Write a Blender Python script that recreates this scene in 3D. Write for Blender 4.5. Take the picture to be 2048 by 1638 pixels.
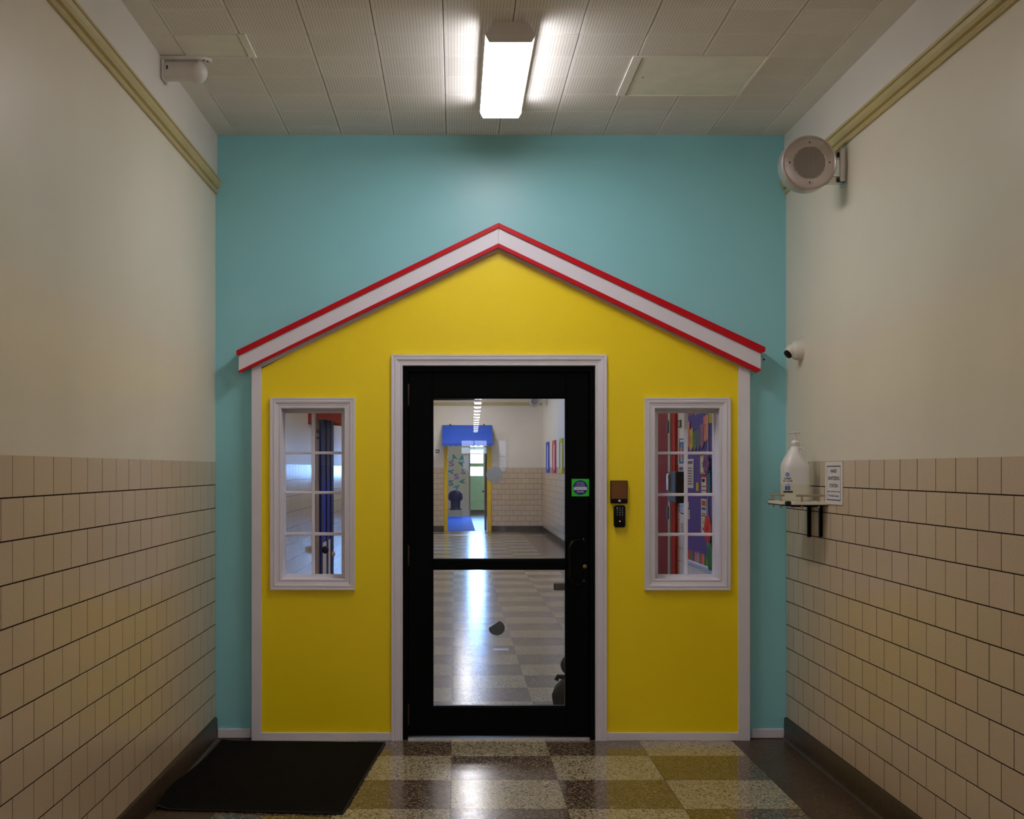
import bpy, math, random
from mathutils import Vector, Matrix

random.seed(7)
for o in list(bpy.data.objects):
    bpy.data.objects.remove(o, do_unlink=True)
SC = bpy.context.scene
COL = SC.collection

# ------------------------------------------------------------------ camera
F, CX, CY, H = 2525.0, 910.7, 939.1, 1.566      # focal length and vanishing point in photo pixels, eye height
cam_d = bpy.data.cameras.new('camera')
cam_d.sensor_width = 36.0
cam_d.lens = F * 36.0 / 2048.0
cam_d.shift_x = (1024 - CX) / 2048.0
cam_d.shift_y = (CY - 819) / 2048.0
cam_d.clip_start = 0.02
cam_d.clip_end = 200
cam = bpy.data.objects.new('camera', cam_d)
COL.objects.link(cam)
cam.location = (0, 0, H)
cam.rotation_euler = (math.pi / 2, 0, 0)
SC.camera = cam

# ------------------------------------------------------------------ world, exposure
world = bpy.data.worlds.new('world')
SC.world = world
world.use_nodes = True
world.node_tree.nodes['Background'].inputs[0].default_value = (0.5, 0.6, 0.8, 1)
world.node_tree.nodes['Background'].inputs[1].default_value = 0.02
SC.view_settings.view_transform = 'Standard'
SC.view_settings.look = 'None'
SC.view_settings.gamma = 1.0
SC.view_settings.use_curve_mapping = False
SC.view_settings.exposure = 0.0
LAMP = 24.0            # radiance of the fluorescent diffusers
DAY = 48.0            # radiance of the daylight panes

# ------------------------------------------------------------------ key dimensions (metres)
YB = 7.365            # blue wall plane
XL, XR = -1.3994, 1.9294
ZC = 3.517            # ceiling
ZT = 1.6126           # top of the wall tiles
YE = 32.0             # end wall of the hall beyond the door
XHR = 2.205           # right wall of that hall
YN = -50.0            # far end of the corridor behind the camera
TW, TH = 0.2032, 0.1355


def P(px, py, Y):
    """photo pixel -> point on the plane at distance Y"""
    return ((px - CX) * Y / F, Y, H - (py - CY) * Y / F)


def PX(px, Y):
    return (px - CX) * Y / F


def PZ(py, Y):
    return H - (py - CY) * Y / F


def srgb(r, g, b):
    def f(c):
        c /= 255.0
        return c / 12.92 if c <= 0.04045 else ((c + 0.055) / 1.055) ** 2.4
    return (f(r), f(g), f(b), 1.0)


# ------------------------------------------------------------------ materials
MATS = {}


class N:
    """small node helper"""
    def __init__(self, name):
        self.m = bpy.data.materials.new(name)
        self.m.use_nodes = True
        self.t = self.m.node_tree
        self.t.nodes.clear()
        self.out = self.t.nodes.new('ShaderNodeOutputMaterial')

    def n(self, typ, **kw):
        nd = self.t.nodes.new(typ)
        for k, v in kw.items():
            setattr(nd, k, v)
        return nd

    def l(self, a, b):
        self.t.links.new(a, b)

    def math(self, op, a, b=None, clamp=False):
        nd = self.n('ShaderNodeMath', operation=op)
        nd.use_clamp = clamp
        for i, v in enumerate((a, b)):
            if v is None:
                continue
            if isinstance(v, (int, float)):
                nd.inputs[i].default_value = v
            else:
                self.l(v, nd.inputs[i])
        return nd.outputs[0]

    def mix(self, fac, a, b, blend='MIX'):
        nd = self.n('ShaderNodeMix', data_type='RGBA', blend_type=blend)
        for s, v in ((0, fac), (6, a), (7, b)):
            if isinstance(v, (int, float)):
                nd.inputs[s].default_value = v
            elif isinstance(v, tuple):
                nd.inputs[s].default_value = v
            else:
                self.l(v, nd.inputs[s])
        return nd.outputs[2]

    def pos(self):
        return self.n('ShaderNodeNewGeometry').outputs['Position']

    def noise(self, vec, scale, detail=3, rough=0.5):
        nd = self.n('ShaderNodeTexNoise')
        nd.inputs['Scale'].default_value = scale
        nd.inputs['Detail'].default_value = detail
        nd.inputs['Roughness'].default_value = rough
        if vec is not None:
            self.l(vec, nd.inputs['Vector'])
        return nd.outputs['Fac']

    def ramp(self, fac, stops):
        nd = self.n('ShaderNodeValToRGB')
        els = nd.color_ramp.elements
        while len(els) < len(stops):
            els.new(0.5)
        for e, (p, c) in zip(els, stops):
            e.position = p
            e.color = c
        self.l(fac, nd.inputs[0])
        return nd.outputs[0]

    def principled(self, color=None, rough=0.5, metal=0.0, spec=0.5, bump=None, bump_s=0.1, bump_d=0.01, coat=0.0,
                   coat_rough=0.1, trans=0.0, emit=None, emit_s=0.0):
        b = self.n('ShaderNodeBsdfPrincipled')
        if isinstance(color, tuple):
            b.inputs['Base Color'].default_value = color
        elif color is not None:
            self.l(color, b.inputs['Base Color'])
        if isinstance(rough, (int, float)):
            b.inputs['Roughness'].default_value = rough
        else:
            self.l(rough, b.inputs['Roughness'])
        b.inputs['Metallic'].default_value = metal
        b.inputs['Specular IOR Level'].default_value = spec
        b.inputs['Coat Weight'].default_value = coat
        b.inputs['Coat Roughness'].default_value = coat_rough
        b.inputs['Transmission Weight'].default_value = trans
        if emit:
            b.inputs['Emission Color'].default_value = emit
            b.inputs['Emission Strength'].default_value = emit_s
        if bump is not None:
            bp = self.n('ShaderNodeBump')
            bp.inputs['Strength'].default_value = bump_s
            bp.inputs['Distance'].default_value = bump_d
            self.l(bump, bp.inputs['Height'])
            self.l(bp.outputs[0], b.inputs['Normal'])
        self.l(b.outputs[0], self.out.inputs[0])
        return b


def simple(name, col, rough=0.5, metal=0.0, var=0.06, scale=6.0, bump_s=0.04, bump_scale=180.0, spec=0.5, coat=0.0, **kw):
    """a plain colour with faint mottling and fine relief"""
    k = N(name)
    p = k.pos()
    nz = k.noise(p, scale, 4)
    dark = tuple(c * (1 - var) for c in col[:3]) + (1,)
    lite = tuple(min(1, c * (1 + var)) for c in col[:3]) + (1,)
    c = k.ramp(nz, [(0.3, dark), (0.7, lite)])
    k.principled(c, rough, metal, spec, bump=k.noise(p, bump_scale, 2), bump_s=bump_s, bump_d=0.004, coat=coat, **kw)
    MATS[name] = k.m
    return k.m


def emission(name, col, s):
    k = N(name)
    e = k.n('ShaderNodeEmission')
    e.inputs[0].default_value = col
    e.inputs[1].default_value = s
    k.l(e.outputs[0], k.out.inputs[0])
    MATS[name] = k.m
    return k.m


def glass(name, tint=(1, 1, 1, 1), mult=1.7):
    k = N(name)
    fr = k.n('ShaderNodeFresnel')
    fr.inputs['IOR'].default_value = 1.48
    fac = k.math('MULTIPLY', fr.outputs[0], mult, clamp=True)
    tr = k.n('ShaderNodeBsdfTransparent')
    tr.inputs[0].default_value = tint
    gl = k.n('ShaderNodeBsdfGlossy')
    gl.inputs['Roughness'].default_value = 0.0
    mx = k.n('ShaderNodeMixShader')
    k.l(fac, mx.inputs[0])
    k.l(tr.outputs[0], mx.inputs[1])
    k.l(gl.outputs[0], mx.inputs[2])
    k.l(mx.outputs[0], k.out.inputs[0])
    MATS[name] = k.m
    return k.m


def frosted(name, tint, clear, trans_col, rough=0.2, bend=0.5, depth=0.45):
    """pebbled translucent film"""
    k = N(name)
    p = k.pos()
    v = k.n('ShaderNodeTexVoronoi')
    v.inputs['Scale'].default_value = 300
    k.l(p, v.inputs['Vector'])
    bp = k.n('ShaderNodeBump')
    bp.inputs['Strength'].default_value = 0.6
    bp.inputs['Distance'].default_value = 0.0015
    k.l(v.outputs['Distance'], bp.inputs['Height'])
    tl = k.n('ShaderNodeBsdfTranslucent')
    dk = tuple(c_ * depth for c_ in trans_col[:3]) + (1,)
    k.l(k.ramp(v.outputs['Distance'], [(0.15, trans_col), (0.55, dk)]), tl.inputs[0])
    k.l(bp.outputs[0], tl.inputs['Normal'])
    df = k.n('ShaderNodeBsdfDiffuse')
    k.l(tl.inputs[0].links[0].from_socket, df.inputs[0])
    k.l(bp.outputs[0], df.inputs['Normal'])
    md = k.n('ShaderNodeMixShader')
    md.inputs[0].default_value = 0.5
    k.l(tl.outputs[0], md.inputs[1])
    k.l(df.outputs[0], md.inputs[2])
    gl = k.n('ShaderNodeBsdfGlossy')
    gl.inputs[0].default_value = tint
    gl.inputs['Roughness'].default_value = rough
    k.l(bp.outputs[0], gl.inputs['Normal'])
    rf = k.n('ShaderNodeBsdfRefraction')
    rf.inputs['IOR'].default_value = 1.35
    rf.inputs['Roughness'].default_value = 0.05
    rf.inputs[0].default_value = tint
    k.l(bp.outputs[0], rf.inputs['Normal'])
    m0 = k.n('ShaderNodeMixShader')
    m0.inputs[0].default_value = bend
    k.l(md.outputs[0], m0.inputs[1])
    k.l(rf.outputs[0], m0.inputs[2])
    m1 = k.n('ShaderNodeMixShader')
    m1.inputs[0].default_value = 0.2
    k.l(m0.outputs[0], m1.inputs[1])
    k.l(gl.outputs[0], m1.inputs[2])
    tr = k.n('ShaderNodeBsdfTransparent')
    mx = k.n('ShaderNodeMixShader')
    fac = k.ramp(v.outputs['Distance'], [(0.1, (clear, clear, clear, 1)), (0.7, (clear * 0.6, clear * 0.6, clear * 0.6, 1))])
    k.l(fac, mx.inputs[0])
    k.l(m1.outputs[0], mx.inputs[1])
    k.l(tr.outputs[0], mx.inputs[2])
    k.l(mx.outputs[0], k.out.inputs[0])
    MATS[name] = k.m
    return k.m


CREAM = srgb(232, 223, 204)
simple('cream_paint', CREAM, 0.36, var=0.03, scale=1.5, bump_s=0.06, bump_scale=60)
simple('white_paint_wall', srgb(228, 222, 215), 0.5, var=0.02, scale=1.5)
simple('blue_paint', srgb(146, 212, 220), 0.36, var=0.03, scale=1.2, bump_s=0.05, bump_scale=70)
simple('yellow_paint', srgb(255, 224, 0), 0.34, var=0.02, scale=2.0, bump_s=0.05, bump_scale=70)
simple('white_trim', srgb(226, 221, 230), 0.33, var=0.025, scale=5)
simple('red_trim', srgb(196, 0, 22), 0.4, var=0.05, scale=4, spec=0.25)
simple('rail_paint', srgb(196, 178, 122), 0.4, var=0.06, scale=4)
simple('black_metal', (0.0016, 0.0016, 0.0018, 1), 0.38, var=0.1, spec=0.05, bump_s=0.0)
simple('black_handle', (0.003, 0.003, 0.003, 1), 0.22, var=0.1, spec=0.2, bump_s=0.0)
simple('black_plastic', (0.005, 0.005, 0.005, 1), 0.4, var=0.1, spec=0.12)
simple('rubber', (0.005, 0.005, 0.005, 1), 0.5, spec=0.3)
simple('base_stone', srgb(60, 47, 37), 0.36, var=0.35, scale=25, spec=0.3)
simple('mortar', srgb(44, 28, 16), 0.95, spec=0.05, var=0.2, scale=30)
simple('mortar_pale', srgb(98, 72, 54), 0.85)
simple('brass', srgb(150, 112, 50), 0.35, metal=0.9)
simple('aluminium', srgb(190, 188, 188), 0.32, metal=1.0, var=0.05, scale=20)
simple('steel', srgb(205, 203, 200), 0.22, metal=1.0, var=0.05, scale=20)
simple('grille_metal', srgb(196, 186, 182), 0.36, metal=0.75, var=0.04)
simple('hole_dark', (0.03, 0.022, 0.022, 1), 0.9)
simple('plastic_white', srgb(226, 220, 216), 0.3, var=0.02)
simple('plastic_cream', srgb(220, 214, 198), 0.35, var=0.02)
simple('fixture_white', srgb(225, 220, 220), 0.4, var=0.02)
simple('shelf_white', srgb(240, 232, 216), 0.35, var=0.03)
simple('rail_wood', srgb(176, 152, 132), 0.35, var=0.08, scale=30, metal=0.3)
simple('paper', srgb(232, 228, 228), 0.7, var=0.02)
simple('ink', srgb(28, 24, 28), 0.7)
simple('ink_grey', srgb(96, 88, 94), 0.7)
simple('ink_blue', srgb(30, 60, 190), 0.6)
simple('ink_violet', srgb(84, 60, 160), 0.6)
simple('logo_blue', srgb(20, 84, 200), 0.5)
simple('decal_green', srgb(38, 200, 40), 0.45)
simple('decal_navy', srgb(26, 22, 130), 0.45)
simple('ink_teal', srgb(40, 150, 180), 0.5)
simple('ink_white', srgb(235, 232, 245), 0.6)
simple('brown_grille', srgb(150, 92, 32), 0.5, var=0.1)
simple('brown_dark', srgb(54, 32, 14), 0.5)
simple('red_door', srgb(128, 8, 18), 0.6, var=0.06, spec=0.06)
simple('red_frame', srgb(176, 28, 26), 0.6, spec=0.1)
simple('beige_frame', srgb(168, 144, 124), 0.4)
simple('blue_door', srgb(16, 52, 190), 0.6, var=0.08, spec=0.08)
simple('blue_dark', srgb(12, 20, 84), 0.6, spec=0.08)
simple('kick_plate', srgb(225, 220, 226), 0.45)
simple('awning_red', srgb(196, 44, 34), 0.8, var=0.08)
simple('awning_blue', srgb(36, 90, 205), 0.8, var=0.06, scale=3)
simple('yellow_frame', srgb(240, 200, 10), 0.35)
simple('purple_felt', srgb(92, 74, 172), 0.9, var=0.06, scale=10)
simple('pale_green', srgb(205, 208, 140), 0.7)
simple('board_cream', srgb(222, 208, 158), 0.7, var=0.04, scale=2)
simple('teal_paper', srgb(40, 150, 160), 0.8)
simple('mauve_paper', srgb(150, 120, 160), 0.8)
simple('chair_navy', srgb(16, 30, 70), 0.22)
simple('carpet_blue', srgb(0, 96, 230), 0.9, var=0.06, scale=4, bump_s=0.3)
simple('bag_black', (0.003, 0.003, 0.003, 1), 0.6, spec=0.15, bump_s=0.4, bump_scale=300)
simple('bag_green', (0.004, 0.005, 0.005, 1), 0.6, spec=0.15, bump_s=0.4, bump_scale=300)
simple('brown_door', srgb(110, 44, 28), 0.4)
simple('ceiling_plain', srgb(242, 238, 228), 0.75, var=0.03, scale=3)
simple('panel_plain', srgb(242, 240, 226), 0.6, var=0.05, scale=8)
simple('pale_blue_strip', srgb(190, 195, 240), 0.4)
for nm, c in {'salmon': (240, 140, 120), 'pink': (236, 130, 160), 'gold': (222, 190, 50), 'sage': (90, 140, 110), 'slate': (96, 116, 150),
              'plum': (130, 70, 140), 'scarlet': (225, 50, 60), 'leaf': (30, 130, 70), 'sky': (140, 180, 230), 'orange': (205, 100, 40),
              'teal': (40, 120, 150), 'lilac': (160, 110, 150), 'poster_blue': (40, 120, 180), 'flag_blue': (50, 84, 190),
              'flag_red': (210, 40, 60), 'flag_yellow': (205, 180, 20)}.items():
    simple('paper_' + nm, srgb(*c), 0.8)
glass('door_glass', (0.97, 0.97, 0.98, 1), 2.0)
glass('window_glass', (0.95, 0.95, 0.96, 1), 1.0)
frosted('frost_disc', srgb(240, 245, 255), 0.08, srgb(226, 238, 255), 0.2, 0.0, 0.6)
frosted('grey_disc', srgb(90, 94, 92), 0.3, srgb(120, 126, 122), 0.5, 0.0, 0.85)
emission('diffuser', (0.985, 0.965, 1.0, 1), LAMP)
emission('daylight', (0.22, 0.47, 1.0, 1), DAY)
emission('daylight_soft', (0.62, 0.74, 1.0, 1), 7.0)
emission('daylight_door', (0.2, 0.45, 1.0, 1), 7.5)
emission('daylight_dim', (0.6, 0.72, 1.0, 1), 2.2)
emission('led_red', (1, 0.05, 0.08, 1), 4.0)


def wall_tile_mat():
    k = N('glazed_tile')
    p = k.pos()
    oi = k.n('ShaderNodeObjectInfo').outputs['Random']
    base = k.ramp(oi, [(0.0, srgb(216, 190, 160)), (0.35, srgb(222, 200, 168)), (0.7, srgb(216, 195, 164)), (1.0, srgb(224, 199, 172))])
    sp = k.noise(p, 330, 3, 0.7)
    base = k.mix(k.math('MULTIPLY', k.math('GREATER_THAN', sp, 0.55), 0.32), base, srgb(140, 112, 78))
    big = k.noise(p, 9, 3)
    base = k.mix(k.math('MULTIPLY', big, 0.12), base, srgb(178, 158, 120))
    k.principled(base, 0.3, spec=0.55, bump=k.noise(p, 240, 3), bump_s=0.12, bump_d=0.003, coat=0.35, coat_rough=0.18)
    MATS['glazed_tile'] = k.m


wall_tile_mat()


def brick_mat(name, axis):
    """the same tile wall where single tiles are too narrow or out of view"""
    k = N(name)
    p = k.pos()
    s = k.n('ShaderNodeSeparateXYZ')
    k.l(p, s.inputs[0])
    u = s.outputs[axis]
    c = k.n('ShaderNodeCombineXYZ')
    k.l(u, c.inputs[0])
    k.l(k.math('SUBTRACT', ZT, s.outputs[2]), c.inputs[1])
    b = k.n('ShaderNodeTexBrick')
    b.offset = 0.5
    b.offset_frequency = 2
    b.squash = 1.0
    b.inputs['Color1'].default_value = srgb(218, 196, 166)
    b.inputs['Color2'].default_value = srgb(210, 188, 160)
    b.inputs['Mortar'].default_value = srgb(52, 36, 22)
    b.inputs['Scale'].default_value = 1.0
    b.inputs['Mortar Size'].default_value = 0.0022
    b.inputs['Mortar Smooth'].default_value = 0.1
    b.inputs['Brick Width'].default_value = TW
    b.inputs['Row Height'].default_value = TH
    k.l(c.outputs[0], b.inputs['Vector'])
    sp = k.noise(p, 330, 3, 0.7)
    col = k.mix(k.math('MULTIPLY', k.math('GREATER_THAN', sp, 0.56), 0.22), b.outputs[0], srgb(140, 112, 78))
    k.principled(col, 0.26, spec=0.55, bump=b.outputs['Fac'], bump_s=-0.5, bump_d=0.004, coat=0.35, coat_rough=0.15)
    MATS[name] = k.m


brick_mat('tile_wall_y', 1)
brick_mat('tile_wall_x', 0)

FX0, FY0, FS = -0.022, 6.909, 0.54      # terrazzo grid


def terrazzo(name, mode):
    k = N(name)
    p = k.pos()
    v = k.n('ShaderNodeTexVoronoi')
    v.inputs['Scale'].default_value = 125
    k.l(p, v.inputs['Vector'])
    s = k.n('ShaderNodeSeparateColor')
    k.l(v.outputs['Color'], s.inputs[0])
    r, g, bb = s.outputs[0], s.outputs[1], s.outputs[2]
    v2 = k.n('ShaderNodeTexVoronoi')
    v2.inputs['Scale'].default_value = 240
    k.l(p, v2.inputs['Vector'])
    s2 = k.n('ShaderNodeSeparateColor')
    k.l(v2.outputs['Color'], s2.inputs[0])
    tone = k.noise(p, 4, 3)
    lb = k.mix(tone, srgb(176, 164, 132), srgb(198, 186, 154))
    lb = k.mix(k.math('MULTIPLY', g, 0.35), lb, srgb(150, 132, 100))
    lite = k.mix(k.math('GREATER_THAN', r, 0.80), lb, srgb(66, 56, 46))
    lite = k.mix(k.math('GREATER_THAN', s2.outputs[0], 0.88), lite, srgb(96, 82, 64))
    db = k.mix(tone, srgb(58, 46, 38), srgb(74, 58, 46))
    db = k.mix(k.math('MULTIPLY', g, 0.4), db, srgb(86, 66, 50))
    dark = k.mix(k.math('GREATER_THAN', r, 0.81), db, srgb(158, 138, 106))
    dark = k.mix(k.math('GREATER_THAN', s2.outputs[0], 0.88), dark, srgb(140, 122, 96))
    bord = k.mix(k.math('GREATER_THAN', r, 0.93), k.mix(tone, srgb(62, 46, 34), srgb(80, 60, 44)), srgb(120, 96, 70))
    if mode == 'light':
        c = lite
    elif mode == 'dark':
        c = dark
    elif mode == 'border':
        c = bord
    else:
        q = k.n('ShaderNodeSeparateXYZ')
        k.l(p, q.inputs[0])
        i = k.math('FLOOR', k.math('DIVIDE', k.math('SUBTRACT', q.outputs[0], FX0), FS))
        j = k.math('FLOOR', k.math('DIVIDE', k.math('SUBTRACT', q.outputs[1], FY0), FS))
        par = k.math('FLOORED_MODULO', k.math('ADD', i, j), 2.0)
        c = k.mix(k.math('GREATER_THAN', par, 0.5), lite, dark)
        edge = k.math('MAXIMUM', k.math('GREATER_THAN', q.outputs[0], FX0 + 3 * FS), k.math('LESS_THAN', q.outputs[0], FX0 - 2 * FS))
        c = k.mix(edge, c, bord)
    wear = k.noise(p, 14, 4)
    rough = k.math('ADD', k.math('MULTIPLY', wear, 0.10), {'border': 0.30, 'checker': 0.13}.get(mode, 0.125))
    k.principled(c, rough, spec=0.2 if mode == 'border' else 0.5, bump=k.noise(p, 35, 2), bump_s=0.02, bump_d=0.004)
    MATS[name] = k.m


for md in ('light', 'dark', 'border', 'checker'):
    terrazzo('terrazzo_' + md, md)


def ceiling_tile_mat():
    k = N('perforated_tile')
    tc = k.n('ShaderNodeTexCoord').outputs['Object']
    s = k.n('ShaderNodeSeparateXYZ')
    k.l(tc, s.inputs[0])
    pitch = 0.3048 / 22

    def cell(o):
        return k.math('SUBTRACT', k.math('FRACT', k.math('ADD', k.math('DIVIDE', o, pitch), 100.0)), 0.5)
    a, b = cell(s.outputs[0]), cell(s.outputs[1])
    d = k.math('SQRT', k.math('ADD', k.math('MULTIPLY', a, a), k.math('MULTIPLY', b, b)))
    inx = k.math('LESS_THAN', k.math('ABSOLUTE', s.outputs[0]), 0.1385)
    iny = k.math('LESS_THAN', k.math('ABSOLUTE', s.outputs[1]), 0.1385)
    hole = k.math('MULTIPLY', k.math('MULTIPLY', k.math('LESS_THAN', d, 0.15), inx), iny)
    p = k.pos()
    oi = k.n('ShaderNodeObjectInfo').outputs['Random']
    base = k.ramp(oi, [(0, srgb(240, 235, 228)), (1, srgb(247, 243, 237))])
    base = k.mix(k.math('MULTIPLY', k.noise(p, 7, 4), 0.15), base, srgb(176, 162, 140))
    c = k.mix(hole, base, srgb(96, 80, 66))
    k.principled(c, 0.75, spec=0.3, bump=k.math('SUBTRACT', 1.0, hole), bump_s=0.6, bump_d=0.004)
    MATS['perforated_tile'] = k.m


ceiling_tile_mat()


def mat_mat():
    k = N('mat_fibre')
    p = k.pos()
    w = k.n('ShaderNodeTexWave', wave_type='BANDS', bands_direction='DIAGONAL')
    w.inputs['Scale'].default_value = 34
    w.inputs['Distortion'].default_value = 0.6
    k.l(p, w.inputs['Vector'])
    c = k.ramp(w.outputs['Fac'], [(0.2, (0.003, 0.0022, 0.0016, 1)), (0.8, (0.009, 0.007, 0.005, 1))])
    k.principled(c, 0.95, spec=0.1, bump=w.outputs['Fac'], bump_s=0.6, bump_d=0.006)
    MATS['mat_fibre'] = k.m


mat_mat()


def jug_mat():
    k = N('jug_plastic')
    p = k.pos()
    q = k.n('ShaderNodeSeparateXYZ')
    k.l(p, q.inputs[0])
    c = k.mix(k.math('LESS_THAN', q.outputs[2], 1.488), srgb(244, 242, 240), srgb(228, 228, 208))   # the gel stands a little up inside the jug
    b = k.principled(c, 0.28, spec=0.5, trans=0.12)
    b.inputs['Subsurface Weight'].default_value = 0.25
    b.inputs['Subsurface Radius'].default_value = (0.03, 0.03, 0.03)
    MATS['jug_plastic'] = k.m


jug_mat()


# ------------------------------------------------------------------ mesh helpers
class MB:
    def __init__(self):
        self.v, self.f = [], []

    def add(self, vs, fs):
        n = len(self.v)
        self.v += [tuple(v) for v in vs]
        self.f += [tuple(i + n for i in f) for f in fs]
        return self

    def box(self, x0, x1, y0, y1, z0, z1):
        return self.add([(x0, y0, z0), (x1, y0, z0), (x1, y1, z0), (x0, y1, z0), (x0, y0, z1), (x1, y0, z1), (x1, y1, z1), (x0, y1, z1)],
                        [(0, 3, 2, 1), (4, 5, 6, 7), (0, 1, 5, 4), (1, 2, 6, 5), (2, 3, 7, 6), (3, 0, 4, 7)])

    def bbox(self, x0, x1, y0, y1, z0, z1, b=0.003):
        """box with chamfered edges"""
        vs = []
        for sx, sy, sz in ((a, c, d) for a in (0, 1) for c in (0, 1) for d in (0, 1)):
            x, y, z = (x1 if sx else x0), (y1 if sy else y0), (z1 if sz else z0)
            dx, dy, dz = (-b if sx else b), (-b if sy else b), (-b if sz else b)
            vs += [(x, y + dy, z + dz), (x + dx, y, z + dz), (x + dx, y + dy, z)]

        def i(a, c, d, k):
            return (a * 4 + c * 2 + d) * 3 + k
        fs = [(i(0, 0, 0, 0), i(0, 0, 1, 0), i(0, 1, 1, 0), i(0, 1, 0, 0)), (i(1, 0, 0, 0), i(1, 1, 0, 0), i(1, 1, 1, 0), i(1, 0, 1, 0)),
              (i(0, 0, 0, 1), i(1, 0, 0, 1), i(1, 0, 1, 1), i(0, 0, 1, 1)), (i(0, 1, 0, 1), i(0, 1, 1, 1), i(1, 1, 1, 1), i(1, 1, 0, 1)),
              (i(0, 0, 0, 2), i(0, 1, 0, 2), i(1, 1, 0, 2), i(1, 0, 0, 2)), (i(0, 0, 1, 2), i(1, 0, 1, 2), i(1, 1, 1, 2), i(0, 1, 1, 2))]
        for a in (0, 1):
            for c in (0, 1):
                fs += [(i(0, a, c, 1), i(1, a, c, 1), i(1, a, c, 2), i(0, a, c, 2)),
                       (i(a, 0, c, 0), i(a, 1, c, 0), i(a, 1, c, 2), i(a, 0, c, 2)),
                       (i(a, c, 0, 0), i(a, c, 1, 0), i(a, c, 1, 1), i(a, c, 0, 1))]
                for d in (0, 1):
                    fs.append((i(a, c, d, 0), i(a, c, d, 1), i(a, c, d, 2)))
        return self.add(vs, fs)

    def prism(self, poly, y0, y1):
        """polygon in x,z carried from y0 to y1"""
        n = len(poly)
        vs = [(x, y0, z) for x, z in poly] + [(x, y1, z) for x, z in poly]
        fs = [tuple(range(n)), tuple(range(2 * n - 1, n - 1, -1))]
        fs += [(i, i + n, (i + 1) % n + n, (i + 1) % n) for i in range(n)]
        return self.add(vs, fs)

    def loft(self, rings, cap=True, closed=False):
        n = len(rings[0])
        vs = [p for r in rings for p in r]
        fs = []
        m = len(rings)
        for k in range(m if closed else m - 1):
            a, b = k * n, ((k + 1) % m) * n
            fs += [(a + i, a + (i + 1) % n, b + (i + 1) % n, b + i) for i in range(n)]
        if cap and not closed:
            fs += [tuple(range(n - 1, -1, -1)), tuple(range((m - 1) * n, m * n))]
        return self.add(vs, fs)

    def lathe(self, prof, c, axis='Z', seg=28, cap=True):
        """profile of (radius, height along axis)"""
        rings = []
        for r, h in prof:
            ring = []
            for i in range(seg):
                a = 2 * math.pi * i / seg
                u, w = r * math.cos(a), r * math.sin(a)
                if axis == 'Z':
                    ring.append((c[0] + u, c[1] + w, c[2] + h))
                elif axis == 'Y':
                    ring.append((c[0] + u, c[1] + h, c[2] + w))
                else:
                    ring.append((c[0] + h, c[1] + u, c[2] + w))
            rings.append(ring)
        return self.loft(rings, cap)

    def tube(self, pts, r, seg=10, r_end=None):
        pts = [Vector(p) for p in pts]
        rings = []
        up = Vector((0.123, 0.31, 0.94)).normalized()
        for i, p in enumerate(pts):
            t = (pts[min(i + 1, len(pts) - 1)] - pts[max(i - 1, 0)]).normalized()
            a = t.cross(up).normalized()
            b = t.cross(a).normalized()
            rr = r if r_end is None else r + (r_end - r) * i / (len(pts) - 1)
            rings.append([tuple(p + rr * (math.cos(2 * math.pi * k / seg) * a + math.sin(2 * math.pi * k / seg) * b)) for k in range(seg)])
        return self.loft(rings)

    def ellipsoid(self, c, rx, ry, rz, seg=20, rings=12):
        rs = []
        for j in range(rings + 1):
            t = math.pi * j / rings
            s = max(math.sin(t), 0.002)
            rs.append([(c[0] + rx * s * math.cos(2 * math.pi * i / seg), c[1] + ry * s * math.sin(2 * math.pi * i / seg), c[2] - rz * math.cos(t)) for i in range(seg)])
        return self.loft(rs)

    def mesh(self, name, smooth=None):
        me = bpy.data.meshes.new(name)
        me.from_pydata(self.v, [], self.f)
        me.validate()
        import bmesh
        bm = bmesh.new()
        bm.from_mesh(me)
        bmesh.ops.recalc_face_normals(bm, faces=bm.faces)
        bm.to_mesh(me)
        bm.free()
        if smooth:
            me.polygons.foreach_set('use_smooth', [True] * len(me.polygons))
            me.set_sharp_from_angle(angle=math.radians(smooth))
        me.update()
        return me


def link(name, data, parent=None):
    o = bpy.data.objects.new(name, data)
    COL.objects.link(o)
    if parent is not None:
        o.parent = parent
    return o


def setmat(me, m):
    me.materials.clear()
    me.materials.append(MATS[m] if isinstance(m, str) else m)


def obj(name, mb, m, parent=None, smooth=None, world=True):
    """a mesh object; vertices are given in world space and re-based on the parent's location"""
    if parent is not None and world:
        L = parent_loc(parent)
        mb.v = [(x - L[0], y - L[1], z - L[2]) for x, y, z in mb.v]
    me = mb.mesh(name, smooth)
    setmat(me, m)
    return link(name, me, parent)


def parent_loc(p):
    L = Vector((0, 0, 0))
    while p is not None:
        L += p.location
        p = p.parent
    return L


def thing(name, loc, label=None, cat=None, group=None, kind=None):
    o = link(name, None)
    o.empty_display_size = 0.05
    o.location = loc
    return tag(o, label, cat, group, kind)


def tag(o, label=None, cat=None, group=None, kind=None):
    if label:
        o['label'] = label
    if cat:
        o['category'] = cat
    if group:
        o['group'] = group
    if kind:
        o['kind'] = kind
    return o


def top(name, mb, m, label, cat, group=None, smooth=None, base=None):
    """a thing that is one mesh; origin at its base"""
    if base is None:
        xs, ys, zs = zip(*mb.v)
        base = ((min(xs) + max(xs)) / 2, (min(ys) + max(ys)) / 2, min(zs))
    mb.v = [(x - base[0], y - base[1], z - base[2]) for x, y, z in mb.v]
    me = mb.mesh(name, smooth)
    setmat(me, m)
    o = link(name, me)
    o.location = base
    return tag(o, label, cat, group)


def struct(name, mb, m, smooth=None):
    return tag(obj(name, mb, m, None, smooth), kind='structure')


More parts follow.
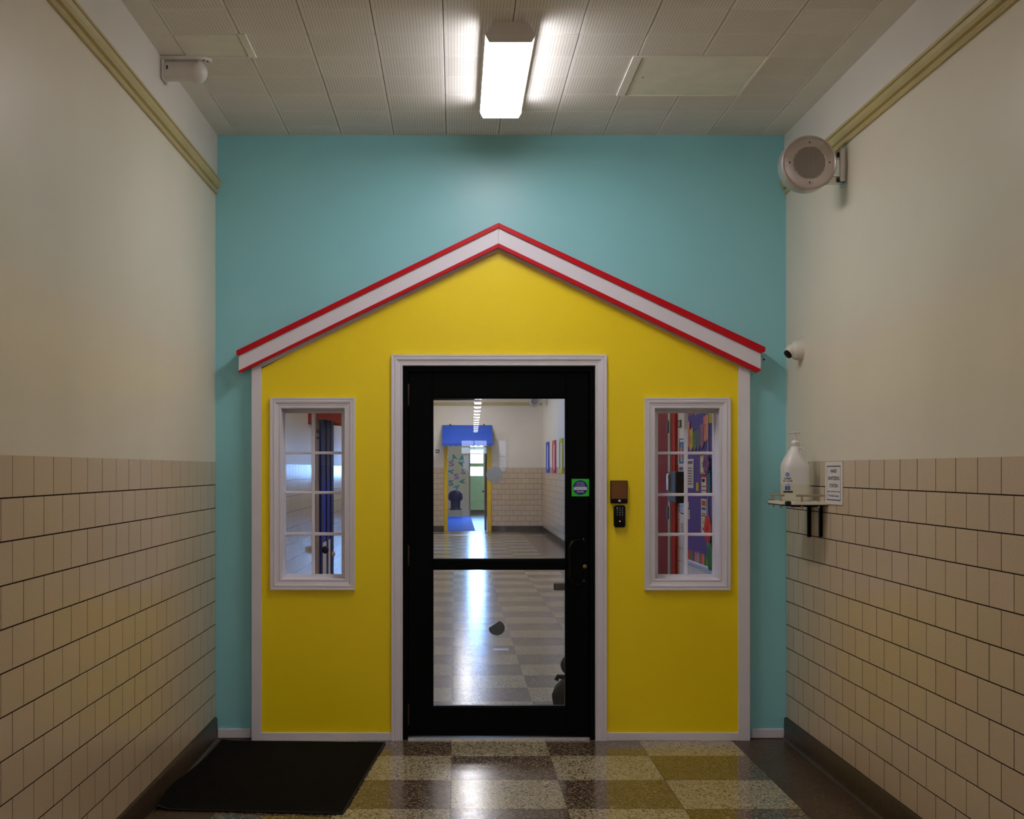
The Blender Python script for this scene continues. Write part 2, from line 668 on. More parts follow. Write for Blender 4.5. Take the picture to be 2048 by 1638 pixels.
def text_mesh(s, width, height, M, ext=0.0003, bold=0.0):
    """lettering as flat geometry fitted into width x height; M maps local x (right), y (up), z (out) to world"""
    cu = bpy.data.curves.new('t', 'FONT')
    cu.body = s
    cu.size = 1.0
    cu.align_x = 'CENTER'
    cu.align_y = 'CENTER'
    cu.resolution_u = 2
    cu.offset = bold
    o = bpy.data.objects.new('t', cu)
    COL.objects.link(o)
    bpy.context.view_layer.update()
    me = bpy.data.meshes.new_from_object(o.evaluated_get(bpy.context.evaluated_depsgraph_get()))
    vs = [v.co.copy() for v in me.vertices]
    fs = [tuple(p.vertices) for p in me.polygons]
    bpy.data.objects.remove(o, do_unlink=True)
    bpy.data.curves.remove(cu)
    bpy.data.meshes.remove(me)
    mb = MB()
    if not vs:
        return mb
    x0, x1 = min(v.x for v in vs), max(v.x for v in vs)
    y0, y1 = min(v.y for v in vs), max(v.y for v in vs)
    out = []
    for v in vs:
        q = Vector(((v.x - (x0 + x1) / 2) / max(x1 - x0, 1e-6) * width, (v.y - (y0 + y1) / 2) / max(y1 - y0, 1e-6) * height, ext))
        out.append(tuple(M @ q))
    mb.add(out, fs)
    return mb


def frame_y(c):
    """lettering plane facing the camera side (-Y)"""
    return Matrix.Translation(c) @ Matrix(((1, 0, 0), (0, 0, -1), (0, 1, 0))).to_4x4()


def frame_right(c):
    """lettering plane on a right-hand wall, facing -X, read with +Y on the left"""
    return Matrix.Translation(c) @ Matrix(((0, 0, -1), (-1, 0, 0), (0, 1, 0))).to_4x4()


# ================================================================== THE SETTING
# ---- floor: base slab, terrazzo squares as pieces where they can be told apart
fl = struct('floor', MB().box(XL - 0.2, XHR + 0.2, 5.28, 16.1, -0.12, -0.004), 'base_stone')
half = FS / 2 - 0.0012
sq = MB().bbox(-half, half, -half, half, -0.004, 0.0, 0.0006)
sq_l = sq.mesh('terrazzo_tile')
setmat(sq_l, 'terrazzo_light')
sq_d = sq_l.copy()
setmat(sq_d, 'terrazzo_dark')
for j in range(-3, 17):
    for i in range(-2, 3):
        o = link('terrazzo_tile', sq_l if (i + j) % 2 == 0 else sq_d, fl)
        o.location = (FX0 + (i + 0.5) * FS, FY0 + (j + 0.5) * FS, 0)
ys0, ys1 = FY0 - 3 * FS, FY0 + 17 * FS
obj('floor_border', MB().box(FX0 + 3 * FS + 0.0012, XHR + 0.1, ys0, ys1, -0.004, 0), 'terrazzo_border', fl)
obj('floor_border', MB().box(XL - 0.1, FX0 - 2 * FS - 0.0012, ys0, ys1, -0.004, 0), 'terrazzo_border', fl)
obj('floor_near_section', MB().box(XL - 0.1, XR + 0.1, YN, ys0, -0.1, 0), 'terrazzo_checker', fl)
obj('floor_far_section', MB().box(XL - 0.1, XHR + 0.1, ys1, YE + 0.12, -0.1, 0), 'terrazzo_checker', fl)

# ---- side walls of the near corridor
bev = 0.0004


def tile_mesh(w, h, d=0.006):
    """glazed tile lying in local x (along the wall), z up, face at -y"""
    a, b = w / 2, h / 2
    vs = [(-a, d, -b), (a, d, -b), (a, d, b), (-a, d, b), (-a, bev, -b), (a, bev, -b), (a, bev, b), (-a, bev, b),
          (-a + bev, 0, -b + bev), (a - bev, 0, -b + bev), (a - bev, 0, b - bev), (-a + bev, 0, b - bev)]
    fs = []
    for k in range(2):
        s = k * 4
        fs += [(s + i, s + (i + 1) % 4, s + 4 + (i + 1) % 4, s + 4 + i) for i in range(4)]
    fs.append((8, 9, 10, 11))
    me = MB().add(vs, fs).mesh('tile')
    setmat(me, 'glazed_tile')
    return me


GV, GH = 0.0060, 0.0048      # vertical and horizontal joint widths
full_tile = tile_mesh(TW - GV, TH - GH)


def place_tiles(parent, rows, u0, u1, phase, to_world, rot, skip=None):
    cut_cache = {}
    for r in range(rows):
        zc_ = ZT - (r + 0.5) * TH
        ph = phase + (0 if r % 2 == 0 else TW / 2)
        k0 = math.floor((u0 - ph) / TW) - 1
        k1 = math.ceil((u1 - ph) / TW) + 1
        for k in range(k0, k1 + 1):
            a, b = max(ph + k * TW, u0), min(ph + (k + 1) * TW, u1)
            if b - a < 0.012:
                continue
            if skip and skip(a, b, zc_):
                continue
            w = b - a
            if w > TW - 0.001:
                me = full_tile
            else:
                key = round(w, 3)
                if key not in cut_cache:
                    cut_cache[key] = tile_mesh(w - GV, TH - GH)
                me = cut_cache[key]
            o = link('tile', me, parent)
            o.location = to_world((a + b) / 2, zc_)
            o.rotation_euler = (random.uniform(-.002, .002), 0, rot + random.uniform(-.003, .003))


YT0 = {-1: 3.75, 1: 4.15}     # tiles are built singly from here to the blue wall
for side, nm, X in ((-1, 'left', XL), (1, 'right', XR)):
    s = side
    w = struct('wall_' + nm, MB().box(min(X, X + s * 0.15), max(X, X + s * 0.15), YN, YB + 0.14, ZT - 0.0022, ZC + 0.02), 'cream_paint')
    obj('mortar_bed', MB().box(min(X + s * 0.0008, X + s * 0.15), max(X + s * 0.0008, X + s * 0.15), YT0[s], YB, 0, ZT - 0.0022), 'mortar', w)
    obj('tiled_section', MB().box(min(X, X + s * 0.15), max(X, X + s * 0.15), YN, YT0[s], 0, ZT - 0.0022), 'tile_wall_y', w)
    obj('frieze', MB().box(min(X - s * 0.010, X), max(X - s * 0.010, X), YN, YB, 3.245, ZC), 'white_paint_wall', w)
    if s < 0:
        place_tiles(w, 11, YT0[s], YB - 0.001, YB - 0.123, lambda u, z: (XL, u, z), math.pi / 2)
    else:
        place_tiles(w, 11, YT0[s], YB - 0.001, YB - 1.277, lambda u, z: (XR, u, z), -math.pi / 2)
    # cove base
    prof = [(0, 0), (0.030, 0), (0.018, 0.008), (0.014, 0.022), (0.012, 0.112), (0.008, 0.121), (0, 0.122)]
    rings = [[(X - s * p, y, z) for p, z in prof] for y in (YN, YB - 0.002)]
    struct('baseboard_' + nm, MB().loft(rings), 'base_stone', 40)
    # picture rail
    prof = [(0, 3.172), (0.012, 3.172), (0.016, 3.179), (0.013, 3.189), (0.005, 3.193), (0.008, 3.200), (0.021, 3.205), (0.029, 3.219), (0.033, 3.238),
            (0.024, 3.241), (0.024, 3.245), (0.032, 3.248), (0.033, 3.257), (0.026, 3.266), (0, 3.268)]
    rings = [[(X - s * p, y, z) for p, z in prof] for y in (YN, YB - 0.001)]
    tr = struct('trim_1' if s < 0 else 'trim_2', MB().loft(rings), 'rail_paint')
    tr['label'] = 'moulded tan picture rail along the %s corridor wall' % nm

# ---- ceiling of the near corridor: perforated tiles
cl = struct('ceiling', MB().box(XL - 0.15, XHR + 0.2, YN, YE + 0.1, ZC + 0.012, ZC + 0.1), 'ceiling_plain')
CP0, CR0, CS = -1.27239, YB - 0.18089, 0.3048
ct = MB().bbox(-CS / 2 + 0.0018, CS / 2 - 0.0018, -CS / 2 + 0.0008, CS / 2 - 0.0008, 0, 0.012, 0.0014).mesh('ceiling_tile')
setmat(ct, 'perforated_tile')
rowsY = [CR0 - CS * k for k in range(0, 9)]
for k in range(0, 8):
    for c in range(10):
        x, y = CP0 + (c + 0.5) * CS, CR0 - (k + 0.5) * CS
        if c == 0 and k == 4:
            continue
        if c in (7, 8) and k in (2, 3):
            continue
        o = link('ceiling_tile', ct, cl)
        o.location = (x, y, ZC + random.uniform(0, 0.0012))
        o.rotation_euler = (random.uniform(-.0015, .0015), random.uniform(-.0015, .0015), 0)
# cut course against the blue wall
cw = YB - CR0
cut = MB().bbox(-CS / 2 + 0.0018, CS / 2 - 0.0018, -cw / 2 + 0.0008, cw / 2, 0, 0.012, 0.0016).mesh('ceiling_tile')
setmat(cut, 'perforated_tile')
for c in range(10):
    o = link('ceiling_tile', cut, cl)
    o.location = (CP0 + (c + 0.5) * CS, CR0 + cw / 2, ZC)
yC0 = CR0 - 8 * CS
for x0, x1 in ((XL, CP0 - 0.001), (CP0 + 10 * CS + 0.001, XR)):      # plain border strips in lengths
    y = YB
    while y > yC0:
        y2 = max(y - 2 * CS, yC0)
        obj('border_strip', MB().bbox(x0, x1, y2 + 0.0007, y - 0.0007, ZC, ZC + 0.012, 0.0012), 'ceiling_plain', cl)
        y = y2
obj('joint_void', MB().box(XL, XR, yC0, YB, ZC + 0.0105, ZC + 0.0118), 'mortar', cl)
obj('ceiling_near_section', MB().box(XL, XR, YN, yC0, ZC, ZC + 0.012), 'ceiling_plain', cl)
# access panels
hp = thing('access_panel', (CP0 + 8 * CS, CR0 - 3 * CS, ZC - 0.006), 'large plain ceiling access panel spanning four perforated tiles', 'panel')
x0, x1, y0, y1 = CP0 + 7 * CS, CP0 + 9 * CS, CR0 - 4 * CS, CR0 - 2 * CS
obj('hatch', MB().bbox(x0 + 0.026, x1 - 0.004, y0 + 0.006, y1 - 0.004, ZC - 0.003, ZC + 0.010, 0.0015), 'panel_plain', hp)
for a, b, c, d in ((x0 - 0.022, x0 + 0.022, y0 - 0.010, y1 + 0.004), (x1 - 0.002, x1 + 0.014, y0 - 0.010, y1 + 0.004)):
    obj('frame_strip', MB().bbox(a, b, c, d, ZC - 0.006, ZC + 0.002, 0.0015), 'ceiling_plain', hp)
for a, b, c, d in ((x0 + 0.022, x1 - 0.002, y0 - 0.012, y0 + 0.004), (x0 + 0.022, x1 - 0.002, y1 - 0.003, y1 + 0.005)):
    obj('frame_strip', MB().bbox(a, b, c, d, ZC - 0.005, ZC + 0.002, 0.0015), 'ceiling_plain', hp)
obj('latch', MB().lathe([(0.004, 0), (0.004, -0.002)], (x0 + 0.07, (y0 + y1) / 2, ZC - 0.003)), 'hole_dark', hp)
hp = thing('access_panel', (CP0 + 0.5 * CS, CR0 - 4.5 * CS, ZC - 0.006), 'small plain ceiling access panel above the wall camera', 'panel')
x0, x1, y0, y1 = CP0, CP0 + CS, CR0 - 5 * CS, CR0 - 4 * CS
obj('hatch', MB().bbox(x0 + 0.003, x1 - 0.012, y0 + 0.004, y1 - 0.004, ZC - 0.002, ZC + 0.010, 0.0015), 'panel_plain', hp)
for a, b, c, d in ((x1 - 0.008, x1 + 0.028, y0 - 0.008, y1 + 0.004), (x0 - 0.03, x1 - 0.010, y0 - 0.008, y0 + 0.002), (x0 - 0.03, x1 - 0.010, y1 - 0.002, y1 + 0.006)):
    obj('frame_strip', MB().bbox(a, b, c, d, ZC - 0.006, ZC + 0.002, 0.0015), 'ceiling_plain', hp)

# ---- the blue wall, pierced for door and windows
YF = 7.305            # yellow panel face
YC = 7.285            # trim face
YS = 7.43             # window sash plane
DX0, DX1, DZ1 = PX(805.3, YC), PX(1191.0, YC), PZ(731.5, YC)           # door casing inner edges
W1 = (PX(562.2, YC), PX(688.0, YC), PZ(1158.0, YC), PZ(817.0, YC))     # window openings x0,x1,z0,z1
W2 = (PX(1311.3, YC), PX(1439.3, YC), PZ(1158.5, YC), PZ(817.0, YC))


def pierced(mb, x0, x1, z0, z1, holes, y0, y1):
    holes = [(max(h[0], x0), min(h[1], x1), max(h[2], z0), min(h[3], z1)) for h in holes]
    xs = sorted({x0, x1} | {v for h in holes for v in h[:2]})
    zs = sorted({z0, z1} | {v for h in holes for v in h[2:]})
    for a, b in zip(xs, xs[1:]):
        for c, d in zip(zs, zs[1:]):
            mx, mz = (a + b) / 2, (c + d) / 2
            if not any(h[0] < mx < h[1] and h[2] < mz < h[3] for h in holes):
                mb.box(a, b, y0, y1, c, d)
    return mb


holes = [(DX0 - 0.001, DX1 + 0.001, -1, DZ1 + 0.001)] + [(w[0] - 0.0105, w[1] + 0.0105, w[2] - 0.0105, w[3] + 0.0105) for w in (W1, W2)]
wb = struct('wall_back', pierced(MB(), XL - 0.15, XHR + 0.15, 0, ZC + 0.02, holes, YB, 7.50), 'blue_paint')
for x0, x1, a in ((PX(436, YB), PX(502.5, YB), 'left'), (PX(1503, YB), PX(1567.5, YB), 'right')):
    b = struct('baseboard_back_' + a, MB().bbox(x0, x1, YB - 0.016, YB, 0.002, 0.056, 0.003), 'white_trim')

# ---- the house front
ho = thing('house_facade', (PX(997, YF), YF, 0), 'yellow house-shaped front with white boards and red-edged gable on blue wall', 'facade')
xa, xb = PX(521.5, YF), PX(1479.5, YF)
peak = (PX(997, YF), PZ(497, YF))
zl, zr = PZ(742, YF), PZ(738, YF)
pm = MB()
# yellow panel: columns between the openings so that the holes stay open
zcut = 2.255
EH = 0.0105
grow = lambda w: (w[0] - EH, w[1] + EH, w[2] - EH, w[3] + EH)
YBm = YB - 0.001
zs_ = zl - 0.03
pierced(pm, xa, xb, 0.02, zs_, [(DX0 - 0.001, DX1 + 0.001, -1, DZ1 + 0.001), grow(W1), grow(W2)], YF, YBm)
pm.prism([(xa, zs_), (DX0 - 0.001, zs_), (DX0 - 0.001, DZ1 + 0.001), (DX1 + 0.001, DZ1 + 0.001), (DX1 + 0.001, zs_), (xb, zs_), (xb, zr + 0.01), (peak[0], peak[1] + 0.05), (xa, zl + 0.01)], YF, YBm)
obj('panel', pm, 'yellow_paint', ho)
for x0, x1, zt_ in ((PX(502.8, YC), PX(522.5, YC), PZ(733, YC)), (PX(1477.5, YC), PX(1500.5, YC), PZ(730, YC))):
    obj('corner_board', MB().bbox(x0, x1, YC, YB - 0.001, 0.0, zt_, 0.002), 'white_trim', ho)
CW_ = 0.065
for x0, x1 in ((PX(522.5, YC), DX0 - CW_), (DX1 + CW_, PX(1477.5, YC))):
    obj('base_board', MB().bbox(x0, x1, YC + 0.004, YF, 0.0, 0.046, 0.002), 'white_trim', ho)
# gable: cap strip, fascia and lower strip on each slope, soffit boards behind
YG = 7.25


def slope(name, pts, y0, y1, m):
    return obj(name, MB().prism([(PX(x, y0), PZ(y, y0)) for x, y in pts], y0, y1), m, ho)


slope('roof_cap', [(472.6, 701.0), (997, 445.5), (997, 455), (477.5, 711), (472.6, 709.0)], YG - 0.012, YB - 0.001, 'red_trim')
slope('roof_cap', [(997.2, 445.5), (1530.8, 694.2), (1530.8, 702.5), (1522.5, 706.5), (997.2, 455)], YG - 0.012, YB - 0.001, 'red_trim')
slope('fascia_board', [(477.5, 710.0), (996.8, 454), (996.8, 488), (477.5, 742)], YG, YG + 0.022, 'white_trim')
slope('fascia_board', [(997.2, 454), (1521.6, 705.0), (1521.6, 739), (997.2, 488)], YG, YG + 0.022, 'white_trim')
slope('lower_strip', [(477.5, 741.0), (997, 486.5), (997, 494.5), (477.5, 746.5)], YG - 0.006, YG + 0.02, 'red_trim')
slope('lower_strip', [(997.2, 486.5), (1521.6, 738), (1521.6, 741), (1514, 745), (997.2, 494.5)], YG - 0.006, YG + 0.02, 'red_trim')
slope('frieze_board', [(503, 733.0), (997, 491), (997, 502.5), (503, 744.5)], YF - 0.008, YF - 0.0005, 'white_trim')
slope('frieze_board', [(997.2, 491), (1500, 732), (1500, 743.5), (997.2, 502.5)], YF - 0.008, YF - 0.0005, 'white_trim')
slope('soffit', [(480, 737.0), (997, 485), (997, 490), (480, 742)], YG + 0.021, YB - 0.001, 'white_trim')
slope('soffit', [(997.2, 485), (1519, 735), (1519, 740), (997.2, 490)], YG + 0.021, YB - 0.001, 'white_trim')
obj('screw_head', MB().lathe([(0.006, 0), (0.005, -0.006), (0.001, -0.008)], P(1528, 719, YB), 'Y', 12), 'black_plastic', ho)

# ---- door
CAS = [(0, 0), (0, 0.004), (0.004, 0.012), (0.010, 0.013), (0.0125, 0.009), (0.018, 0.012), (0.030, 0.014), (0.036, 0.020), (0.045, 0.0215),
       (0.048, 0.017), (0.052, 0.020), (0.058, 0.022), (0.065, 0.022), (0.065, 0)]


def casing(parent, x0, x1, z0, z1, yface, bottom=True, k=1.0):
    y0 = YF

    def ring(fx, fz):
        return [(fx(u * k), y0 - d, fz(u * k)) for u, d in CAS]
    tl = ring(lambda u: x0 - u, lambda u: z1 + u)
    tr_ = ring(lambda u: x1 + u, lambda u: z1 + u)
    bl = ring(lambda u: x0 - u, lambda u: (z0 - u) if bottom else z0)
    br = ring(lambda u: x1 + u, lambda u: (z0 - u) if bottom else z0)
    pieces = [(tl, tr_), (bl, tl), (tr_, br)] + ([(br, bl)] if bottom else [])
    for a, b in pieces:
        obj('casing', MB().loft([a, b]), 'white_trim', parent, 25)


dr = thing('door_1', ((DX0 + DX1) / 2, 7.36, 0), 'black framed glass entrance door in yellow house front', 'door', kind='structure')
casing(dr, DX0, DX1, 0.0, DZ1, YC, bottom=False)
# white return inside the casing
YD = 7.345            # door leaf face
fx0, fx1, fz1 = DX0, DX1, DZ1
frm = MB().box(fx0, fx0 + 0.028, 7.318, 7.46, 0, fz1).box(fx1 - 0.028, fx1, 7.318, 7.46, 0, fz1).box(fx0 + 0.028, fx1 - 0.028, 7.318, 7.46, fz1 - 0.030, fz1)
frm.box(fx0 + 0.028, fx0 + 0.046, 7.3915, 7.41, 0, fz1 - 0.03).box(fx1 - 0.046, fx1 - 0.028, 7.3915, 7.41, 0, fz1 - 0.03).box(fx0 + 0.046, fx1 - 0.046, 7.3915, 7.41, fz1 - 0.048, fz1 - 0.03)
obj('door_frame', frm, 'black_metal', dr)
lx0, lx1, lz0, lz1 = fx0 + 0.032, fx1 - 0.032, 0.016, fz1 - 0.034
gx0, gx1 = PX(864.8, YD), PX(1132.4, YD)
gz0, gz1 = PZ(1414.2, YD), PZ(795.0, YD)
mz0, mz1 = PZ(1138.0, YD), PZ(1119.5, YD)
for nm, a in (('stile', (lx0, gx0, lz0, lz1)), ('stile', (gx1, lx1, lz0, lz1)), ('top_rail', (gx0, gx1, gz1, lz1)), ('bottom_rail', (gx0, gx1, lz0, gz0)),
              ('mid_rail', (gx0, gx1, mz0, mz1))):
    obj(nm, MB().bbox(a[0], a[1], YD, YD + 0.045, a[2], a[3], 0.002), 'black_metal', dr)
for z0, z1 in ((gz0, mz0), (mz1, gz1)):
    b = MB()
    t = 0.006
    b.box(gx0, gx0 + t, YD + 0.006, YD + 0.040, z0, z1).box(gx1 - t, gx1, YD + 0.006, YD + 0.040, z0, z1)
    b.box(gx0 + t, gx1 - t, YD + 0.006, YD + 0.040, z0, z0 + t).box(gx0 + t, gx1 - t, YD + 0.006, YD + 0.040, z1 - t, z1)
    obj('glazing_bead', b, 'black_metal', dr)
    gm = MB()
    hw, hh = (gx1 - gx0) / 2 - 0.001, (z1 - z0) / 2 - 0.001
    gm.add([(-hw, 0, -hh), (hw, 0, -hh), (hw, 0, hh), (-hw, 0, hh)], [(0, 1, 2, 3)])
    gp = obj('glass_pane', gm, 'door_glass', dr, world=False)
    gp.location = Vector(((gx0 + gx1) / 2, YD + 0.022, (z0 + z1) / 2)) - dr.location
    gp.rotation_euler = (0, 0, math.radians(-0.4))
for y0, y1 in ((768, 812), (1090, 1132), (1408, 1450)):
    obj('hinge', MB().lathe([(0.007, PZ(y1, YD)), (0.0075, PZ(y1, YD) + 0.004), (0.0075, PZ(y0, YD) - 0.004), (0.006, PZ(y0, YD))], (lx0 - 0.002, YD - 0.006, 0), 'Z', 12), 'brown_dark', dr, 40)
hx, hx2 = PX(1139, 7.285), PX(1168, 7.34)
zt_, zb_ = PZ(1080, 7.285), PZ(1171, 7.285)
pts = [(hx2, YD, zt_ - 0.012)]
for a in range(0, 91, 15):
    r = math.radians(a)
    pts.append((hx + 0.055 * (1 - math.sin(r)) * 1.0, YD - 0.060 * math.sin(r) ** 0.5 if a else YD - 0.02, zt_ - 0.055 * (1 - math.cos(r))))
low = [(x, y, zt_ + zb_ - z) for x, y, z in pts]
obj('pull_handle', MB().tube(pts + low[::-1], 0.0105, 12), 'black_handle', dr, 60)
for z in (zt_ - 0.012, zb_ + 0.012):
    obj('handle_mount', MB().lathe([(0.018, 0), (0.018, -0.008), (0.013, -0.012)], (hx2, YD, z), 'Y', 20), 'black_handle', dr, 40)
lk = obj('lock_cylinder', MB().lathe([(0.0125, 0), (0.0115, -0.006), (0.009, -0.007)], P(1169.5, 1133, YD), 'Y', 20), 'brass', dr, 40)
c = P(1169.5, 1133, YD - 0.0072)
obj('keyhole', MB().box(c[0] - 0.0012, c[0] + 0.0012, c[1] - 0.0006, c[1], c[2] - 0.005, c[2] + 0.004), 'hole_dark', lk)
obj('threshold', MB().prism([(fx0 + 0.03, 0), (fx1 - 0.03, 0), (fx1 - 0.03, 0.012), (fx0 + 0.03, 0.012)], 7.325, 7.45), 'aluminium', dr)
# hardware on the hall side of the door, seen through the glass
obj('door_closer', MB().bbox(gx0 - 0.05, PX(960, 7.42), YD + 0.047, YD + 0.10, gz1 - 0.012, gz1 + 0.05, 0.004), 'black_metal', dr)
c0 = P(1107, 1180, 7.42)
obj('latch_bar', MB().bbox(c0[0], lx1 - 0.02, YD + 0.047, YD + 0.085, c0[2], PZ(1166, 7.42), 0.004), 'black_plastic', dr)
# privacy discs stuck on the glass
c = P(988.5, 949, YD + 0.018)
dd = MB().lathe([(0.0005, 0), (0.046, 0), (0.0475, 0.0006), (0.046, 0.0012), (0.0005, 0.0012)], c, 'Y', 40, cap=False)
top('window_sticker', dd, 'frost_disc', 'round frosted sticker on the upper door glass', 'sticker', base=c)
c = P(993.5, 1256, YD + 0.018)
poly = []
for i in range(40):
    a = 2 * math.pi * i / 40
    r = 0.047
    d = math.cos(a - math.radians(125))
    if d > 0.62:
        r *= 0.62 / d * 0.92
    poly.append((c[0] + r * math.cos(a), c[2] + r * 0.92 * math.sin(a)))
top('window_sticker', MB().prism(poly, c[1], c[1] + 0.0012), 'grey_disc', 'torn dark grey round sticker on the lower door glass', 'sticker')

# ---- windows of the house front


def window(name, W, gl, vx, hz, label):
    x0, x1, z0, z1 = W
    w = thing(name, ((x0 + x1) / 2, YS, z0), label, 'window', kind='structure')
    casing(w, x0, x1, z0, z1, YC, k=(PX(562.2, YC) - PX(540.3, YC)) / 0.065)
    rv = MB()
    t = 0.010
    rv.box(x0 - t, x0, YF - 0.003, 7.50, z0 - t, z1 + t).box(x1, x1 + t, YF - 0.003, 7.50, z0 - t, z1 + t)
    rv.box(x0, x1, YF - 0.003, 7.50, z0 - t, z0).box(x0, x1, YF - 0.003, 7.50, z1, z1 + t)
    obj('reveal', rv, 'white_trim', w)
    g = (max(PX(gl[0], YS), x0 + 0.004), min(PX(gl[1], YS), x1 - 0.004), PZ(gl[3], YS), PZ(gl[2], YS))
    fr = MB()
    a, b = YS, YS + 0.03
    fr.box(x0, g[0], a, b, z0, z1).box(g[1], x1, a, b, z0, z1).box(g[0], g[1], a, b, z0, g[2]).box(g[0], g[1], a, b, g[3], z1)
    obj('sash', fr, 'white_trim', w)
    v0, v1 = PX(vx[0], YS), PX(vx[1], YS)
    obj('muntin', MB().bbox(v0, v1, YS - 0.004, YS + 0.02, g[2], g[3], 0.003), 'white_trim', w)
    hs = []
    for p0, p1 in hz:
        h0, h1 = PZ(p1, YS), PZ(p0, YS)
        hs.append((h0, h1))
        for c_, d_ in ((g[0], v0 + 0.002), (v1 - 0.002, g[1])):
            obj('muntin', MB().bbox(c_, d_, YS - 0.002, YS + 0.018, h0, h1, 0.003), 'white_trim', w)
    zs = [g[2]] + [v for h in sorted(hs) for v in h] + [g[3]]
    for c_, d_ in ((g[0], v0), (v1, g[1])):
        for q in range(0, len(zs), 2):
            pn = MB().add([(c_, YS + 0.012, zs[q]), (d_, YS + 0.012, zs[q]), (d_, YS + 0.012, zs[q + 1]), (c_, YS + 0.012, zs[q + 1])], [(0, 1, 2, 3)])
            obj('pane', pn, 'window_glass', w)
    return w


window('window_1', W1, (570.6, 683.0, 826.2, 1148.8), (623.3, 629.6), ((903, 908.5), (982.5, 988), (1065, 1071)),
       'white eight-pane window in yellow front beside the door hinges')
window('window_2', W2, (1316.0, 1429.4, 826.0, 1149.2), (1369.0, 1375.6), ((903.3, 909), (986.3, 992.3), (1066, 1072)),
       'white eight-pane window in yellow front beside the keypad')

# ================================================================== THE HALL BEYOND THE DOOR
wl = struct('wall_hall_left', MB().box(XL - 0.15, XL, 7.50, YE + 0.1, ZT, ZC + 0.02), 'cream_paint')
obj('tiled_section', MB().box(XL - 0.15, XL, 7.50, YE + 0.1, 0, ZT), 'tile_wall_y', wl)
wr = struct('wall_hall_right', MB().box(XHR, XHR + 0.15, 7.50, YE + 0.1, ZT, ZC + 0.02), 'cream_paint')
obj('tiled_section', MB().box(XHR, XHR + 0.15, 7.50, YE + 0.1, 0, ZT), 'tile_wall_y', wr)
for nm, X, s in (('hall_left', XL, -1), ('hall_right', XHR, 1)):
    struct('baseboard_' + nm, MB().box(min(X, X - s * 0.012), max(X, X - s * 0.012), 7.50, YE, 0, 0.122), 'base_stone')
# end wall with doorway into the classroom
EX0, EX1, EZ1 = PX(895.4, YE), PX(974.2, YE), 2.24
we = struct('wall_hall_end', pierced(MB(), XL - 0.1, XHR + 0.1, ZT, ZC, [(EX0, EX1, -1, EZ1)], YE, YE + 0.15), 'cream_paint')
obj('mortar_bed', pierced(MB(), XL - 0.1, XHR + 0.1, 0, ZT, [(EX0, EX1, -1, 9)], YE + 0.006, YE + 0.15), 'mortar_pale', we)
GV, GH = 0.005, 0.0065
full_tile = tile_mesh(TW - GV, TH - GH)
place_tiles(we, 11, -0.70, PX(888, YE) - 0.002, 0.05, lambda u, z: (u, YE, z), 0)
place_tiles(we, 11, PX(982.6, YE) + 0.002, XHR, 0.05, lambda u, z: (u, YE, z), 0)
obj('tiled_section', MB().box(XL, -0.70, YE - 0.001, YE + 0.01, 0, ZT), 'tile_wall_x', we)
for a, b, nm in ((XL, EX0 - 0.1, 'left'), (EX1 + 0.1, XHR, 'right')):
    struct('baseboard_hall_end_' + nm, MB().box(a, b, YE - 0.015, YE, 0, 0.14), 'base_stone')
t3 = struct('trim_3', MB().box(XL, XHR, YE - 0.03, YE, 3.19, 3.27), 'rail_paint')
fd = thing('door_2', ((EX0 + EX1) / 2, YE, 0), 'yellow-framed classroom doorway at the far end of the hall', 'door', kind='structure')
obj('door_post', MB().bbox(PX(888, YE), EX0, YE - 0.02, YE + 0.17, 0, EZ1, 0.004), 'yellow_frame', fd)
obj('door_post', MB().bbox(EX1, PX(982.6, YE), YE - 0.02, YE + 0.17, 0, EZ1, 0.004), 'yellow_frame', fd)
obj('door_head', MB().bbox(PX(888, YE), PX(982.6, YE), YE - 0.02, YE + 0.17, EZ1, EZ1 + 0.09, 0.004), 'yellow_frame', fd)
lf = obj('door_leaf', MB().bbox(EX1 - 0.045, EX1 - 0.003, YE + 0.17, YE + 1.1, 0.01, EZ1 - 0.02, 0.003), 'brown_door', fd)
obj('door_knob', MB().ellipsoid((EX1 - 0.08, YE + 1.0, 1.0), 0.03, 0.03, 0.03, 12, 8), 'steel', lf, 60)
# blue awning over that doorway
aw = thing('awning', ((EX0 + EX1) / 2, YE, 2.17), 'blue cloth awning with scalloped edge over the far yellow doorway', 'awning')
ya = YE - 0.45
ax0, ax1 = PX(884.3, ya), PX(984.6, ya)
zt_, zb_ = PZ(851.5, ya + 0.3), PZ(886.5, ya)
obj('canopy', MB().add([(ax0, YE - 0.02, zt_ + 0.02), (ax1, YE - 0.02, zt_ + 0.02), (ax1, ya, zb_), (ax0, ya, zb_), (ax0, YE - 0.02, zt_ - 0.005), (ax1, YE - 0.02, zt_ - 0.005), (ax1, ya, zb_ - 0.02), (ax0, ya, zb_ - 0.02)],
                      [(0, 1, 2, 3), (4, 7, 6, 5), (3, 2, 6, 7), (0, 4, 5, 1), (0, 3, 7, 4), (1, 5, 6, 2)]), 'awning_blue', aw)
for x in (ax0, ax1):
    obj('side_panel', MB().add([(x, YE - 0.02, zt_ + 0.02), (x, ya, zb_), (x, ya, zb_ - 0.05), (x, YE - 0.02, zb_ - 0.05),
                                (x + 0.006, YE - 0.02, zt_ + 0.02), (x + 0.006, ya, zb_), (x + 0.006, ya, zb_ - 0.05), (x + 0.006, YE - 0.02, zb_ - 0.05)],
                               [(0, 1, 2, 3), (7, 6, 5, 4), (0, 4, 5, 1), (1, 5, 6, 2), (2, 6, 7, 3), (3, 7, 4, 0)]), 'awning_blue', aw)
poly = [(ax0, zb_), (ax1, zb_)]
nsc = 9
for i in range(nsc * 6, -1, -1):
    u = i / (nsc * 6)
    poly.append((ax0 + (ax1 - ax0) * u, zb_ - 0.055 - 0.022 * abs(math.sin(u * nsc * math.pi))))
